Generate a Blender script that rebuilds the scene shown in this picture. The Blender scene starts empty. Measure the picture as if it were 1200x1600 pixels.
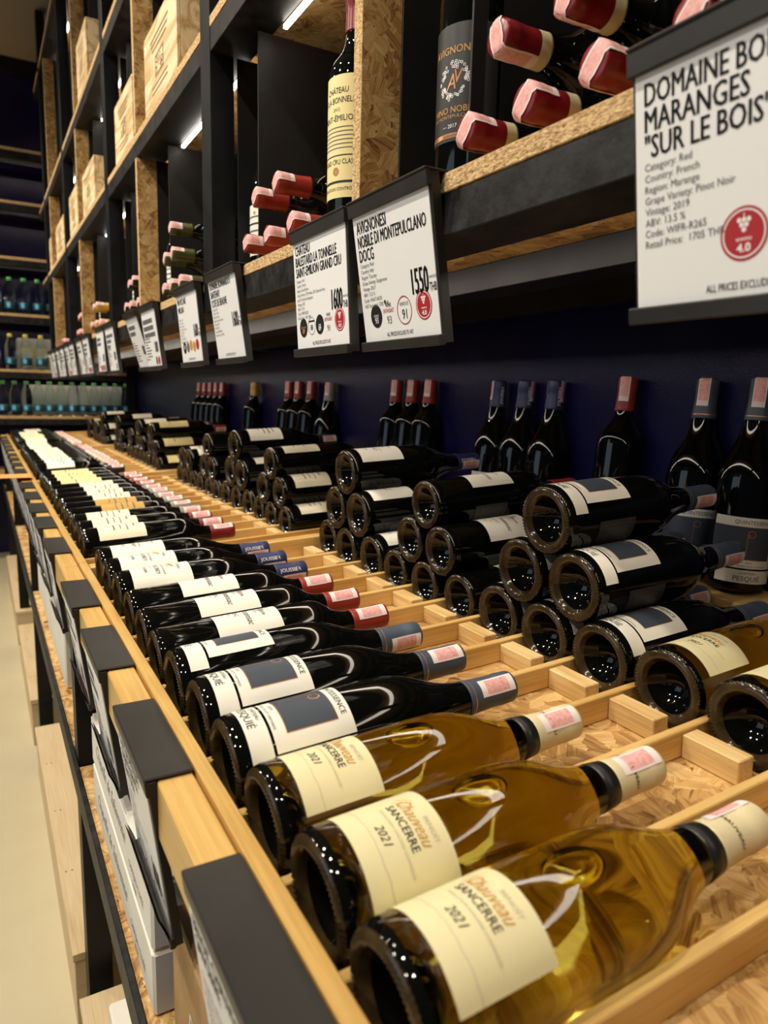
import bpy, math, random
from mathutils import Matrix, Vector
PI = math.pi
S = bpy.context.scene
COL = S.collection
random.seed(7)
H = 1.17                                   # height of the lens above the floor; z below is measured from the lens

# ------------------------------------------------------------ camera, world, light, exposure
F_PX = 1103.0
R = ((0.8699811, 0.0585906, 0.4895917), (-0.4924651, 0.1530215, 0.8567745), (0.0247192, 0.9864845, -0.1619796))
cam = bpy.data.cameras.new('camera'); camo = bpy.data.objects.new('camera', cam); COL.objects.link(camo)
cam.sensor_fit = 'VERTICAL'; cam.sensor_height = 36.0; cam.lens = F_PX / 1600 * 36.0
cam.clip_start = 0.02; cam.clip_end = 60
m = Matrix([[R[i][0], R[i][1], -R[i][2], (0, 0, H)[i]] for i in range(3)] + [[0, 0, 0, 1]])
camo.matrix_world = m
cam.dof.use_dof = True; cam.dof.focus_distance = 0.85; cam.dof.aperture_fstop = 7.0
S.camera = camo
S.view_settings.view_transform = 'Standard'; S.view_settings.look = 'None'
S.view_settings.gamma = 1.0; S.view_settings.exposure = -0.12
S.view_settings.use_curve_mapping = False
S.cycles.max_bounces = 10; S.cycles.transmission_bounces = 10; S.cycles.glossy_bounces = 4
S.cycles.caustics_reflective = False
wd = bpy.data.worlds.new('world'); S.world = wd; wd.use_nodes = True
bg = wd.node_tree.nodes['Background']; bg.inputs[0].default_value = (0.80, 0.88, 1.0, 1); bg.inputs[1].default_value = 0.035

def area_lamp(name, loc, size, power, color, target=None, shape='DISK', sy=None, spread=PI):
    l = bpy.data.lights.new(name, 'AREA'); l.shape = shape; l.size = size
    if sy: l.size_y = sy
    l.energy = power; l.color = color; l.spread = spread
    o = bpy.data.objects.new(name, l); COL.objects.link(o); o.location = (loc[0], loc[1], loc[2] + H)
    t = Vector(target if target else (loc[0], loc[1], loc[2] - 1)) + Vector((0, 0, H))
    o.rotation_euler = (t - o.location).to_track_quat('-Z', 'Y').to_euler()
    return o
WARM = (1.0, 0.89, 0.73)
for k in range(7):                          # ceiling spots along the aisle
    y = -0.35 + 0.95 * k
    area_lamp('ceiling_spot', (-0.55, y, 1.75), 0.06, 10.0 if k else 5.0, WARM, (0.30, y + 0.1, -0.3), spread=2.0)
for k in range(4):                          # second line of spots further into the shop
    y = 0.0 + 1.5 * k
    area_lamp('ceiling_spot', (-1.7, y, 1.85), 0.12, 12, WARM, (0.0, y, -0.5), spread=2.4)
area_lamp('shop_window', (-3.2, 1.5, 0.6), 2.2, 18, (0.72, 0.86, 1.0), (0.4, 1.5, 0.0), 'RECTANGLE', 1.6)

# ------------------------------------------------------------ materials
MATS = {}
def mat(name, col=(0.8, 0.8, 0.8), rough=0.5, spec=0.5, metal=0.0, trans=0.0, ior=1.45, emit=None, es=1.0, coat=0.0):
    if name in MATS: return MATS[name]
    M = bpy.data.materials.new(name); M.use_nodes = True
    b = M.node_tree.nodes['Principled BSDF']
    b.inputs['Base Color'].default_value = (*col, 1); b.inputs['Roughness'].default_value = rough
    b.inputs['Specular IOR Level'].default_value = spec; b.inputs['Metallic'].default_value = metal
    b.inputs['Transmission Weight'].default_value = trans; b.inputs['IOR'].default_value = ior
    b.inputs['Coat Weight'].default_value = coat
    if emit:
        b.inputs['Emission Color'].default_value = (*emit, 1); b.inputs['Emission Strength'].default_value = es
    MATS[name] = M
    return M
class NT:
    def __init__(s, M): s.M = M; s.t = M.node_tree; s.b = s.t.nodes['Principled BSDF']
    def n(s, kind, **k):
        x = s.t.nodes.new(kind)
        for a, v in k.items():
            if a.startswith('i_'):
                key = a[2:]; key = int(key) if key.isdigit() else key.replace('_', ' ')
                x.inputs[key].default_value = v
            else: setattr(x, a, v)
        return x
    def l(s, a, b): s.t.links.new(a, b)
    def ramp(s, fac, stops):
        r = s.n('ShaderNodeValToRGB'); e = r.color_ramp.elements
        while len(e) < len(stops): e.new(0.5)
        for el, (p, c) in zip(e, stops): el.position = p; el.color = (*c, 1)
        s.l(fac, r.inputs[0]); return r
    def coords(s, plane='XY', rand=True):
        tc = s.n('ShaderNodeTexCoord'); out = tc.outputs['Object']
        mp = s.n('ShaderNodeMapping')
        mp.inputs['Rotation'].default_value = {'XY': (0, 0, 0), 'XZ': (PI / 2, 0, 0), 'YZ': (PI / 2, 0, PI / 2)}[plane]
        if plane == 'YZ': mp.inputs['Rotation'].default_value = (0, PI / 2, 0)
        s.l(out, mp.inputs['Vector']); v = mp.outputs[0]
        if rand:
            oi = s.n('ShaderNodeObjectInfo'); ad = s.n('ShaderNodeVectorMath', operation='ADD')
            ml = s.n('ShaderNodeMath', operation='MULTIPLY', i_1=37.0); s.l(oi.outputs['Random'], ml.inputs[0])
            s.l(v, ad.inputs[0]); s.l(ml.outputs[0], ad.inputs[1]); v = ad.outputs[0]
        return v
def osb(name, plane, sc=1.0, tint=(1, 1, 1)):
    if name in MATS: return MATS[name]
    M = mat(name, rough=0.55); t = NT(M); v = t.coords(plane)
    nz = t.n('ShaderNodeTexNoise', i_Scale=26.0 * sc, i_Detail=3.0); t.l(v, nz.inputs['Vector'])
    dv = t.n('ShaderNodeVectorMath', operation='SCALE', i_Scale=0.035); t.l(nz.outputs['Color'], dv.inputs[0])
    ad = t.n('ShaderNodeVectorMath', operation='ADD'); t.l(v, ad.inputs[0]); t.l(dv.outputs[0], ad.inputs[1])
    def layer(cell, off):
        """strands: every cell of a coarse voronoi turns its own bundle of thin flakes"""
        o2 = t.n('ShaderNodeVectorMath', operation='ADD', i_1=(off, off * 1.7, 0)); t.l(ad.outputs[0], o2.inputs[0])
        vc = t.n('ShaderNodeTexVoronoi', i_Scale=cell * sc); t.l(o2.outputs[0], vc.inputs['Vector'])
        sp = t.n('ShaderNodeSeparateColor'); t.l(vc.outputs['Color'], sp.inputs[0])
        an = t.n('ShaderNodeMath', operation='MULTIPLY', i_1=PI); t.l(sp.outputs[0], an.inputs[0])
        ro = t.n('ShaderNodeVectorRotate', rotation_type='Z_AXIS'); t.l(v, ro.inputs['Vector']); t.l(an.outputs[0], ro.inputs['Angle'])
        m1 = t.n('ShaderNodeMapping'); m1.inputs['Scale'].default_value = (20 * sc, 150 * sc, 20 * sc); t.l(ro.outputs[0], m1.inputs['Vector'])
        fl = t.n('ShaderNodeTexVoronoi', i_Scale=1.0); t.l(m1.outputs[0], fl.inputs['Vector'])
        s2_ = t.n('ShaderNodeSeparateColor'); t.l(fl.outputs['Color'], s2_.inputs[0])
        m2 = t.n('ShaderNodeMapping'); m2.inputs['Scale'].default_value = (30 * sc, 620 * sc, 30 * sc); t.l(ro.outputs[0], m2.inputs['Vector'])
        gr = t.n('ShaderNodeTexNoise', i_Scale=1.0, i_Detail=2.0); t.l(m2.outputs[0], gr.inputs['Vector'])
        a1 = t.n('ShaderNodeMath', operation='MULTIPLY_ADD', i_1=0.34, i_2=-0.05); t.l(sp.outputs[1], a1.inputs[0])
        a2 = t.n('ShaderNodeMath', operation='MULTIPLY_ADD', i_1=0.26); t.l(s2_.outputs[0], a2.inputs[0]); t.l(a1.outputs[0], a2.inputs[2])
        a3 = t.n('ShaderNodeMath', operation='MULTIPLY_ADD', i_1=0.55); t.l(gr.outputs['Fac'], a3.inputs[0]); t.l(a2.outputs[0], a3.inputs[2])
        return a3.outputs[0], sp.outputs[2]
    fa, ha = layer(24.0, 0.0); fb, hb = layer(38.0, 0.31)
    up = t.n('ShaderNodeMath', operation='GREATER_THAN', i_1=0.55); t.l(hb, up.inputs[0])
    mf = t.n('ShaderNodeMix', data_type='FLOAT'); t.l(up.outputs[0], mf.inputs[0]); t.l(fa, mf.inputs[2]); t.l(fb, mf.inputs[3]); f = mf.outputs[0]
    mh = t.n('ShaderNodeMix', data_type='FLOAT'); t.l(up.outputs[0], mh.inputs[0]); t.l(ha, mh.inputs[2]); t.l(hb, mh.inputs[3]); hgt = mh.outputs[0]
    c = lambda r, g, b: (r * tint[0], g * tint[1], b * tint[2])
    rp = t.ramp(f, [(0.20, c(0.09, 0.035, 0.010)), (0.32, c(0.30, 0.145, 0.042)), (0.48, c(0.49, 0.285, 0.095)), (0.64, c(0.63, 0.40, 0.155)), (0.85, c(0.76, 0.56, 0.28))])
    t.l(rp.outputs[0], t.b.inputs['Base Color'])
    s2 = t.n('ShaderNodeMath', operation='ADD'); t.l(hgt, s2.inputs[0]); t.l(f, s2.inputs[1])
    bp = t.n('ShaderNodeBump', i_Strength=0.35, i_Distance=0.0015); t.l(s2.outputs[0], bp.inputs['Height']); t.l(bp.outputs[0], t.b.inputs['Normal'])
    return M
def osb_edge(name, tint=(1, 1, 1)):
    if name in MATS: return MATS[name]
    M = mat(name, rough=0.8); t = NT(M); v = t.coords('XY')
    mp = t.n('ShaderNodeMapping'); mp.inputs['Scale'].default_value = (160, 160, 420); t.l(v, mp.inputs['Vector'])
    nz = t.n('ShaderNodeTexNoise', i_Scale=1.0, i_Detail=4.0, i_Roughness=0.7); t.l(mp.outputs[0], nz.inputs['Vector'])
    c = lambda r, g, b: (r * tint[0], g * tint[1], b * tint[2])
    rp = t.ramp(nz.outputs['Fac'], [(0.30, c(0.10, 0.05, 0.02)), (0.42, c(0.42, 0.25, 0.10)), (0.55, c(0.68, 0.47, 0.23)), (0.75, c(0.85, 0.68, 0.42))])
    t.l(rp.outputs[0], t.b.inputs['Base Color'])
    bp = t.n('ShaderNodeBump', i_Strength=0.8, i_Distance=0.002); t.l(nz.outputs['Fac'], bp.inputs['Height']); t.l(bp.outputs[0], t.b.inputs['Normal'])
    return M
def wood(name, axis, c0, c1, c2, ring=22.0, rough=0.42, strong=1.0):
    """straight-grained timber, grain along the given axis"""
    if name in MATS: return MATS[name]
    M = mat(name, rough=rough); t = NT(M); v = t.coords('XY')
    st = {'X': (1.2, 9, 9), 'Y': (9, 1.2, 9), 'Z': (9, 9, 1.2)}[axis]
    mp = t.n('ShaderNodeMapping'); mp.inputs['Scale'].default_value = st; t.l(v, mp.inputs['Vector'])
    nz = t.n('ShaderNodeTexNoise', i_Scale=1.3, i_Detail=2.0, i_Distortion=0.4); t.l(mp.outputs[0], nz.inputs['Vector'])
    ml = t.n('ShaderNodeMath', operation='MULTIPLY', i_1=ring); t.l(nz.outputs['Fac'], ml.inputs[0])
    sn = t.n('ShaderNodeMath', operation='SINE'); t.l(ml.outputs[0], sn.inputs[0])
    m2 = t.n('ShaderNodeMapping'); m2.inputs['Scale'].default_value = tuple(x * 38 if x > 5 else x * 8 for x in st); t.l(v, m2.inputs['Vector'])
    fn = t.n('ShaderNodeTexNoise', i_Scale=1.0, i_Detail=3.0); t.l(m2.outputs[0], fn.inputs['Vector'])
    a = t.n('ShaderNodeMath', operation='MULTIPLY_ADD', i_1=0.16 * strong, i_2=0.02); t.l(sn.outputs[0], a.inputs[0])
    b = t.n('ShaderNodeMath', operation='ADD'); t.l(a.outputs[0], b.inputs[0]); t.l(fn.outputs['Fac'], b.inputs[1])
    rp = t.ramp(b.outputs[0], [(0.22, c0), (0.5, c1), (0.78, c2)])
    t.l(rp.outputs[0], t.b.inputs['Base Color'])
    bp = t.n('ShaderNodeBump', i_Strength=0.12, i_Distance=0.0006); t.l(fn.outputs['Fac'], bp.inputs['Height']); t.l(bp.outputs[0], t.b.inputs['Normal'])
    return M
def mottled(name, c0, c1, scale, rough, bump=0.0, bscale=300.0, spec=0.5, rr=None, dist=0.001):
    if name in MATS: return MATS[name]
    M = mat(name, rough=rough, spec=spec); t = NT(M); v = t.coords('XY')
    nz = t.n('ShaderNodeTexNoise', i_Scale=scale, i_Detail=5.0, i_Roughness=0.6); t.l(v, nz.inputs['Vector'])
    rp = t.ramp(nz.outputs['Fac'], [(0.35, c0), (0.68, c1)]); t.l(rp.outputs[0], t.b.inputs['Base Color'])
    if rr:
        r2 = t.n('ShaderNodeMapRange', i_3=rr[0], i_4=rr[1]); t.l(nz.outputs['Fac'], r2.inputs[0]); t.l(r2.outputs[0], t.b.inputs['Roughness'])
    if bump:
        n2 = t.n('ShaderNodeTexNoise', i_Scale=bscale, i_Detail=3.0); t.l(v, n2.inputs['Vector'])
        bp = t.n('ShaderNodeBump', i_Strength=bump, i_Distance=dist); t.l(n2.outputs['Fac'], bp.inputs['Height']); t.l(bp.outputs[0], t.b.inputs['Normal'])
    return M
OSB_T = osb('osb_flat', 'XY', 1.2); OSB_F = osb('osb_facing', 'XZ', 1.7, (0.86, 0.84, 0.80)); OSB_S = osb('osb_side', 'YZ')
OSB_E = osb_edge('osb_edge')
HONEY = ((0.52, 0.30, 0.080), (0.62, 0.385, 0.120), (0.70, 0.46, 0.160))
RAIL = wood('rail_wood', 'Y', *HONEY, ring=18, rough=0.33, strong=0.5)
BOARDX = wood('divider_wood', 'X', (0.50, 0.29, 0.085), (0.62, 0.39, 0.130), (0.71, 0.48, 0.185), ring=24, rough=0.4)
BLOCK = wood('block_wood', 'Y', (0.50, 0.31, 0.11), (0.64, 0.43, 0.18), (0.74, 0.54, 0.26), ring=34, rough=0.5)
CRATE = wood('crate_wood', 'Y', (0.52, 0.33, 0.14), (0.74, 0.54, 0.29), (0.84, 0.67, 0.42), ring=40, rough=0.6, strong=1.6)
PLY = wood('plywood', 'Y', (0.47, 0.34, 0.18), (0.58, 0.44, 0.25), (0.64, 0.51, 0.31), ring=16, rough=0.55)
STEEL = mottled('black_steel', (0.0035, 0.004, 0.0055), (0.008, 0.009, 0.011), 18, 0.45, 0.15, 240, 0.3, (0.33, 0.55))
STEELW = mottled('worn_black_steel', (0.003, 0.003, 0.004), (0.026, 0.025, 0.024), 34, 0.5, 0.3, 160, 0.3, (0.35, 0.65))
SHEET = mottled('black_sheet_metal', (0.007, 0.007, 0.0075), (0.011, 0.0105, 0.0105), 9, 0.5, 0.2, 900, 0.45)
PLASTIC = mottled('dark_grey_plastic', (0.020, 0.019, 0.017), (0.034, 0.032, 0.029), 8, 0.42, 0.1, 600, 0.45)
NAVY = mottled('navy_gloss_paint', (0.006, 0.0055, 0.040), (0.008, 0.007, 0.050), 4, 0.27, 0.35, 420, 0.35, None, 0.0012)
FLOOR = mottled('cream_floor', (0.52, 0.46, 0.305), (0.57, 0.51, 0.345), 3, 0.32)
CEIL = mat('ceiling_grey', (0.24, 0.235, 0.22), 0.8)
CARD = mat('white_card', (0.86, 0.86, 0.87), 0.35)
INK = mat('black_ink', (0.012, 0.012, 0.014), 0.5); GREYINK = mat('grey_ink', (0.12, 0.12, 0.13), 0.6)
REDINK = mat('red_ink', (0.42, 0.02, 0.03), 0.5); WHITEINK = mat('white_ink', (0.85, 0.85, 0.85), 0.5)
OCHRE = mat('ochre_ink', (0.55, 0.28, 0.06), 0.5); COPPER = mat('copper_foil', (0.65, 0.30, 0.14), 0.3, metal=0.7)
GOLDF = mat('gold_foil', (0.66, 0.46, 0.20), 0.35, metal=0.6); NAVYP = mat('slate_blue_print', (0.050, 0.062, 0.085), 0.5)
FAINT = mat('faint_ink', (0.50, 0.47, 0.36), 0.6)
LAB_CREAM = mat('cream_yellow_paper', (0.76, 0.69, 0.41), 0.45); LAB_WHITE = mat('off_white_paper', (0.84, 0.81, 0.72), 0.5)
LAB_IVORY = mat('ivory_paper', (0.84, 0.79, 0.60), 0.5); LAB_GOLD = mat('gold_paper', (0.55, 0.34, 0.09), 0.4)
LAB_YEL = mat('straw_paper', (0.84, 0.72, 0.34), 0.45); LAB_BLACK = mat('black_paper', (0.018, 0.018, 0.02), 0.45)
LAB_GREY = mat('dark_back_paper', (0.035, 0.035, 0.036), 0.4)
GLASS_D = mat('black_wine_glass', (0.0025, 0.0028, 0.0025), 0.035, 0.40)
GLASS_B = mottled('base_glass_wood_reflection', (0.025, 0.016, 0.006), (0.060, 0.038, 0.015), 60, 0.14, 0, 1, 0.5)  # thick base: brown of the wood reflected in it is put into the colour
GLASS_W = mat('amber_wine_glass', (0.88, 0.77, 0.13), 0.0, 0.5, trans=1.0, ior=1.38)
GLASS_WB = mat('amber_base_glass', (0.10, 0.070, 0.012), 0.03, 0.5, trans=1.0, ior=1.45)
GLASS_C = mat('clear_bottle_glass', (0.80, 0.92, 0.86), 0.02, 0.5, trans=1.0, ior=1.33)
CAP_NAVY = mat('indigo_capsule', (0.025, 0.032, 0.11), 0.38, 0.5); CAP_SLATE = mat('slate_capsule', (0.060, 0.080, 0.115), 0.42, 0.5)
CAP_RED = mat('brick_red_capsule', (0.30, 0.028, 0.022), 0.35); CAP_WINE = mat('wine_red_capsule', (0.20, 0.010, 0.015), 0.30)
CAP_CREAM = mat('cream_capsule', (0.72, 0.63, 0.39), 0.42); CAP_GREY = mat('grey_capsule', (0.30, 0.28, 0.25), 0.4)
CAP_GOLD = mat('gold_capsule', (0.62, 0.40, 0.08), 0.35, metal=0.3); CAP_BLACK = mat('black_capsule', (0.012, 0.012, 0.012), 0.35)
CAP_GREEN = mat('green_gold_capsule', (0.06, 0.07, 0.02), 0.3)
PINK = mottled('pink_stamp', (0.72, 0.32, 0.30), (0.85, 0.50, 0.48), 260, 0.7); STAMPW = mat('stamp_border', (0.84, 0.74, 0.72), 0.7)
LED = mat('led_strip', (1, 1, 1), 0.5, emit=(1.0, 0.92, 0.80), es=15.0)
KRAFT = mottled('brown_cardboard', (0.36, 0.21, 0.085), (0.45, 0.28, 0.12), 30, 0.75); BOXW = mottled('white_cardboard', (0.74, 0.72, 0.64), (0.80, 0.78, 0.71), 12, 0.6)
BOXB = mat('pale_blue_cardboard', (0.50, 0.56, 0.68), 0.6)
BOXG = mottled('pale_grey_carton', (0.40, 0.40, 0.38), (0.46, 0.46, 0.43), 6, 0.4); ORANGE = mat('orange_tag', (0.85, 0.36, 0.10), 0.5)

# ------------------------------------------------------------ mesh helpers
def mesh(name, v, f, mats, mi=None, smooth=False):
    me = bpy.data.meshes.new(name); me.from_pydata([tuple(p) for p in v], [], f)
    for x in (mats if isinstance(mats, (list, tuple)) else [mats]): me.materials.append(x)
    if mi: me.polygons.foreach_set('material_index', mi)
    if smooth: me.polygons.foreach_set('use_smooth', [True] * len(me.polygons))
    me.update(); return me
def put(name, me, parent=None, loc=(0, 0, 0), label=None):
    o = bpy.data.objects.new(name, me); COL.objects.link(o); o.location = loc
    if parent: o.parent = parent
    if label: o['label'] = label
    return o
def tag(o, label, cat, group=None):
    o['label'] = label; o['category'] = cat
    if group: o['group'] = group
    return o
def thing(name, label, cat, loc=(0, 0, 0), group=None):
    """Empty at the thing's base; z is given relative to the lens"""
    o = bpy.data.objects.new(name, None); COL.objects.link(o); o.location = (loc[0], loc[1], loc[2] + H)
    o.empty_display_size = 0.05
    return tag(o, label, cat, group)
class MB:
    def __init__(s): s.v = []; s.f = []; s.m = []
    def box(s, x0, y0, z0, x1, y1, z1, c=0.0, mi=0, mtop=None, mx=None, my=None):
        """box with chamfered edges; optional other material slots for the faces along z, x, y"""
        X = (x0, x1); Y = (y0, y1); Z = (z0, z1); b = len(s.v)
        mt = mi if mtop is None else mtop; ax = mi if mx is None else mx; ay = mi if my is None else my
        if c <= 0:
            for i in (0, 1):
                for j in (0, 1):
                    for k in (0, 1): s.v.append((X[i], Y[j], Z[k]))
            for q, mm in (((0, 1, 3, 2), ax), ((4, 6, 7, 5), ax), ((0, 4, 5, 1), ay), ((2, 3, 7, 6), ay), ((0, 2, 6, 4), mt), ((1, 5, 7, 3), mt)):
                s.f.append(tuple(b + t for t in q)); s.m.append(mm)
            return s
        idx = {}
        for i in (0, 1):
            for j in (0, 1):
                for k in (0, 1):
                    sx, sy, sz = (1 if i == 0 else -1), (1 if j == 0 else -1), (1 if k == 0 else -1)
                    p = (X[i], Y[j], Z[k])
                    for a in range(3):
                        q = [p[0] + sx * c, p[1] + sy * c, p[2] + sz * c]; q[a] = p[a]
                        idx[i, j, k, a] = len(s.v); s.v.append(tuple(q))
        def add(q, mm): s.f.append(tuple(q)); s.m.append(mm)
        g = idx
        for i in (0, 1):
            q = [g[i, 0, 0, 0], g[i, 0, 1, 0], g[i, 1, 1, 0], g[i, 1, 0, 0]]; add(q if i == 0 else q[::-1], ax)
            q = [g[0, i, 0, 1], g[1, i, 0, 1], g[1, i, 1, 1], g[0, i, 1, 1]]; add(q if i == 0 else q[::-1], ay)
            q = [g[0, 0, i, 2], g[0, 1, i, 2], g[1, 1, i, 2], g[1, 0, i, 2]]; add(q if i == 0 else q[::-1], mt)
        for i in (0, 1):
            for j in (0, 1):
                q = [g[i, j, 0, 0], g[i, j, 1, 0], g[i, j, 1, 1], g[i, j, 0, 1]]; add(q if (i + j) % 2 else q[::-1], mi)
                q = [g[i, 0, j, 0], g[i, 1, j, 0], g[i, 1, j, 2], g[i, 0, j, 2]]; add(q[::-1] if (i + j) % 2 else q, mt)
                q = [g[0, i, j, 1], g[1, i, j, 1], g[1, i, j, 2], g[0, i, j, 2]]; add(q if (i + j) % 2 else q[::-1], mt)
                for k in (0, 1):
                    q = [g[i, j, k, 0], g[i, j, k, 1], g[i, j, k, 2]]; add(q if (i + j + k) % 2 == 0 else q[::-1], mi)
        return s
    def quad(s, a, b, c, d, mi=0):
        n = len(s.v); s.v += [a, b, c, d]; s.f.append((n, n + 1, n + 2, n + 3)); s.m.append(mi); return s
    def build(s, name, mats, parent=None, loc=(0, 0, 0), label=None, smooth=False):
        return put(name, mesh(name, s.v, s.f, mats, s.m, smooth), parent, loc, label)
def box(name, m_, parent, x0, y0, z0, x1, y1, z1, c=0.001, label=None, loc=(0, 0, 0), **k):
    return MB().box(x0, y0, z0, x1, y1, z1, c, **k).build(name, m_, parent, loc, label)
def lathe(prof, seg=64, knurl=None, mats_at=None):
    """revolve (z, r) about z; knurl = (z0, z1, depth) ripples the rim; mats_at(z) gives the slot"""
    v = []; f = []; mi = []; rings = []
    for z, r in prof:
        if r < 1e-6: rings.append([len(v)]); v.append((0, 0, z)); continue
        a = []
        for k in range(seg):
            rr = r
            if knurl and knurl[0] <= z <= knurl[1] and k % 2: rr -= knurl[2]
            zz = z + (0.0015 if knurl and knurl[0] <= z <= knurl[1] and k % 2 and z < 0.0035 else 0)
            a.append(len(v)); v.append((rr * math.cos(2 * PI * k / seg), rr * math.sin(2 * PI * k / seg), zz))
        rings.append(a)
    for i in range(len(rings) - 1):
        a, b = rings[i], rings[i + 1]; s = mats_at(i) if mats_at else 0
        for k in range(seg):
            k2 = (k + 1) % seg
            if len(a) == 1: f.append((a[0], b[k2], b[k]))
            elif len(b) == 1: f.append((a[k], a[k2], b[0]))
            else: f.append((a[k], a[k2], b[k2], b[k]))
            mi.append(s)
    return v, f, mi
# ---- flat print: text, bars, discs laid out in (u, v) and then placed flat or wrapped round a cylinder
TXT = {}
def glyphs(s, bold=0.0, shear=0.0):
    key = (s, bold, shear)
    if key not in TXT:
        cu = bpy.data.curves.new('t', 'FONT'); cu.body = s; cu.resolution_u = 2; cu.offset = bold; cu.shear = shear
        o = bpy.data.objects.new('t', cu); me = o.to_mesh()
        vs = [tuple(x.co) for x in me.vertices]; fs = [tuple(p.vertices) for p in me.polygons]
        o.to_mesh_clear(); bpy.data.objects.remove(o); bpy.data.curves.remove(cu)
        x0 = min((p[0] for p in vs), default=0); x1 = max((p[0] for p in vs), default=1)
        TXT[key] = (vs, fs, x0, x1)
    return TXT[key]
class Print:
    def __init__(s): s.v = []; s.f = []; s.m = []; s.mats = []
    def slot(s, m_):
        if m_ not in s.mats: s.mats.append(m_)
        return s.mats.index(m_)
    def text(s, t, u, v, h, m_=None, cond=1.0, align='L', bold=0.0, shear=0.0, width=None, lift=1.0):
        vs, fs, x0, x1 = glyphs(t, bold, shear); k = h / 0.70; kx = k * cond
        if width: kx = width / max(1e-6, x1 - x0)
        off = {'L': -x0 * kx, 'C': -(x0 + x1) / 2 * kx, 'R': -x1 * kx}[align]
        b = len(s.v); mi = s.slot(m_ or INK)
        s.v += [(u + off + p[0] * kx, v + p[1] * k, lift) for p in vs]
        for q in fs: s.f.append(tuple(b + i for i in q)); s.m.append(mi)
        return s
    def rect(s, u0, v0, u1, v1, m_, n=1, lift=0.6):
        mi = s.slot(m_)
        for i in range(n):
            a = u0 + (u1 - u0) * i / n; c = u0 + (u1 - u0) * (i + 1) / n; b = len(s.v)
            s.v += [(a, v0, lift), (c, v0, lift), (c, v1, lift), (a, v1, lift)]; s.f.append((b, b + 1, b + 2, b + 3)); s.m.append(mi)
        return s
    def disc(s, u, v, r, m_, n=28, lift=0.7, r0=0.0):
        mi = s.slot(m_); b = len(s.v)
        for k in range(n): s.v.append((u + r * math.cos(2 * PI * k / n), v + r * math.sin(2 * PI * k / n), lift))
        if r0:
            for k in range(n): s.v.append((u + r0 * math.cos(2 * PI * k / n), v + r0 * math.sin(2 * PI * k / n), lift))
            for k in range(n): s.f.append((b + k, b + (k + 1) % n, b + n + (k + 1) % n, b + n + k)); s.m.append(mi)
        else: s.f.append(tuple(range(b, b + n))); s.m.append(mi)
        return s
    def line(s, pts, w, m_, lift=0.8):
        mi = s.slot(m_)
        for (x0, y0), (x1, y1) in zip(pts, pts[1:]):
            L = math.hypot(x1 - x0, y1 - y0) or 1; nx, ny = -(y1 - y0) / L * w / 2, (x1 - x0) / L * w / 2; b = len(s.v)
            s.v += [(x0 - nx, y0 - ny, lift), (x1 - nx, y1 - ny, lift), (x1 + nx, y1 + ny, lift), (x0 + nx, y0 + ny, lift)]
            s.f.append((b, b + 1, b + 2, b + 3)); s.m.append(mi)
        return s
    def mapped(s, fn, name='print'): return mesh(name, [fn(*p) for p in s.v], s.f, s.mats, s.m)
    def wrap(s, rfun, zc, name='print'):                       # reading round the bottle, up towards the neck
        def fn(u, v, w):
            r = rfun(zc + v) + 0.0005 + w * 0.00022; a = -PI / 2 + u / r
            return (r * math.cos(a), r * math.sin(a), zc + v)
        return s.mapped(fn, name)
    def wrap_along(s, rfun, z0, phi, name='print'):            # reading along the bottle
        def fn(u, v, w):
            r = rfun(z0 + u) + 0.0005 + w * 0.00022; a = phi - v / r
            return (r * math.cos(a), r * math.sin(a), z0 + u)
        return s.mapped(fn, name)

# ------------------------------------------------------------ the setting
def structure(name, m_, x0, y0, z0, x1, y1, z1, **k):
    o = box(name, m_, None, x0, y0, z0, x1, y1, z1, 0, **k); o.location.z += H; o['kind'] = 'structure'; return o
WALL = 0.968; END = 5.62; CZ = 2.12
structure('floor', FLOOR, -4.0, -2.0, -H - 0.1, 1.2, END + 0.1, -H)
structure('ceiling', CEIL, -4.0, -2.0, CZ, 1.2, END + 0.1, CZ + 0.1)
structure('wall_right', NAVY, WALL, -2.0, -H, WALL + 0.1, END, CZ)
structure('wall_back', NAVY, -4.0, END, -H, WALL + 0.1, END + 0.1, CZ)
structure('trim_1', STEEL, -4.0, END - 0.03, CZ - 0.10, WALL, END, CZ - 0.002)

# ------------------------------------------------------------ the display table: steel frame, lower shelf
TB = thing('display_table', 'long black steel table frame under the wooden wine trays, with an osb lower shelf', 'table', (0.10, -0.25, -H))
def tpart(name, m_, x0, y0, z0, x1, y1, z1, c=0.001, **k):
    return box(name, m_, TB, x0 - 0.10, y0 + 0.25, z0 + H, x1 - 0.10, y1 + 0.25, z1 + H, c, **k)
TEND = 5.10
for y in (-0.2, 1.19, 2.36, 3.55, 4.75):
    tpart('leg', STEEL, 0.108, y, -H, 0.148, y + 0.045, -0.352); tpart('leg', STEEL, 0.88, y, -H, 0.92, y + 0.045, -0.352)
    tpart('cross_beam', STEEL, 0.148, y, -0.40, 0.88, y + 0.04, -0.352)
    tpart('cross_beam', STEEL, 0.148, y + 0.002, -0.68, 0.88, y + 0.042, -0.641)
for x in (0.1185, 0.88): tpart('long_beam', STEEL, x, -0.25, -0.392, x + 0.035, TEND, -0.353)
tpart('shelf_angle', STEELW, 0.1005, -0.25, -0.655, 0.1075, TEND, -0.612); tpart('shelf_angle', STEELW, 0.93, -0.25, -0.655, 0.937, TEND, -0.612)
for y0, y1 in ((-0.25, 1.188), (1.237, 2.358), (2.407, 3.548), (3.597, 4.748), (4.797, TEND)):
    tpart('shelf_board', [OSB_T, OSB_E], 0.1085, y0, -0.638, 0.925, y1, -0.620, mi=1, mtop=0)
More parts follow.
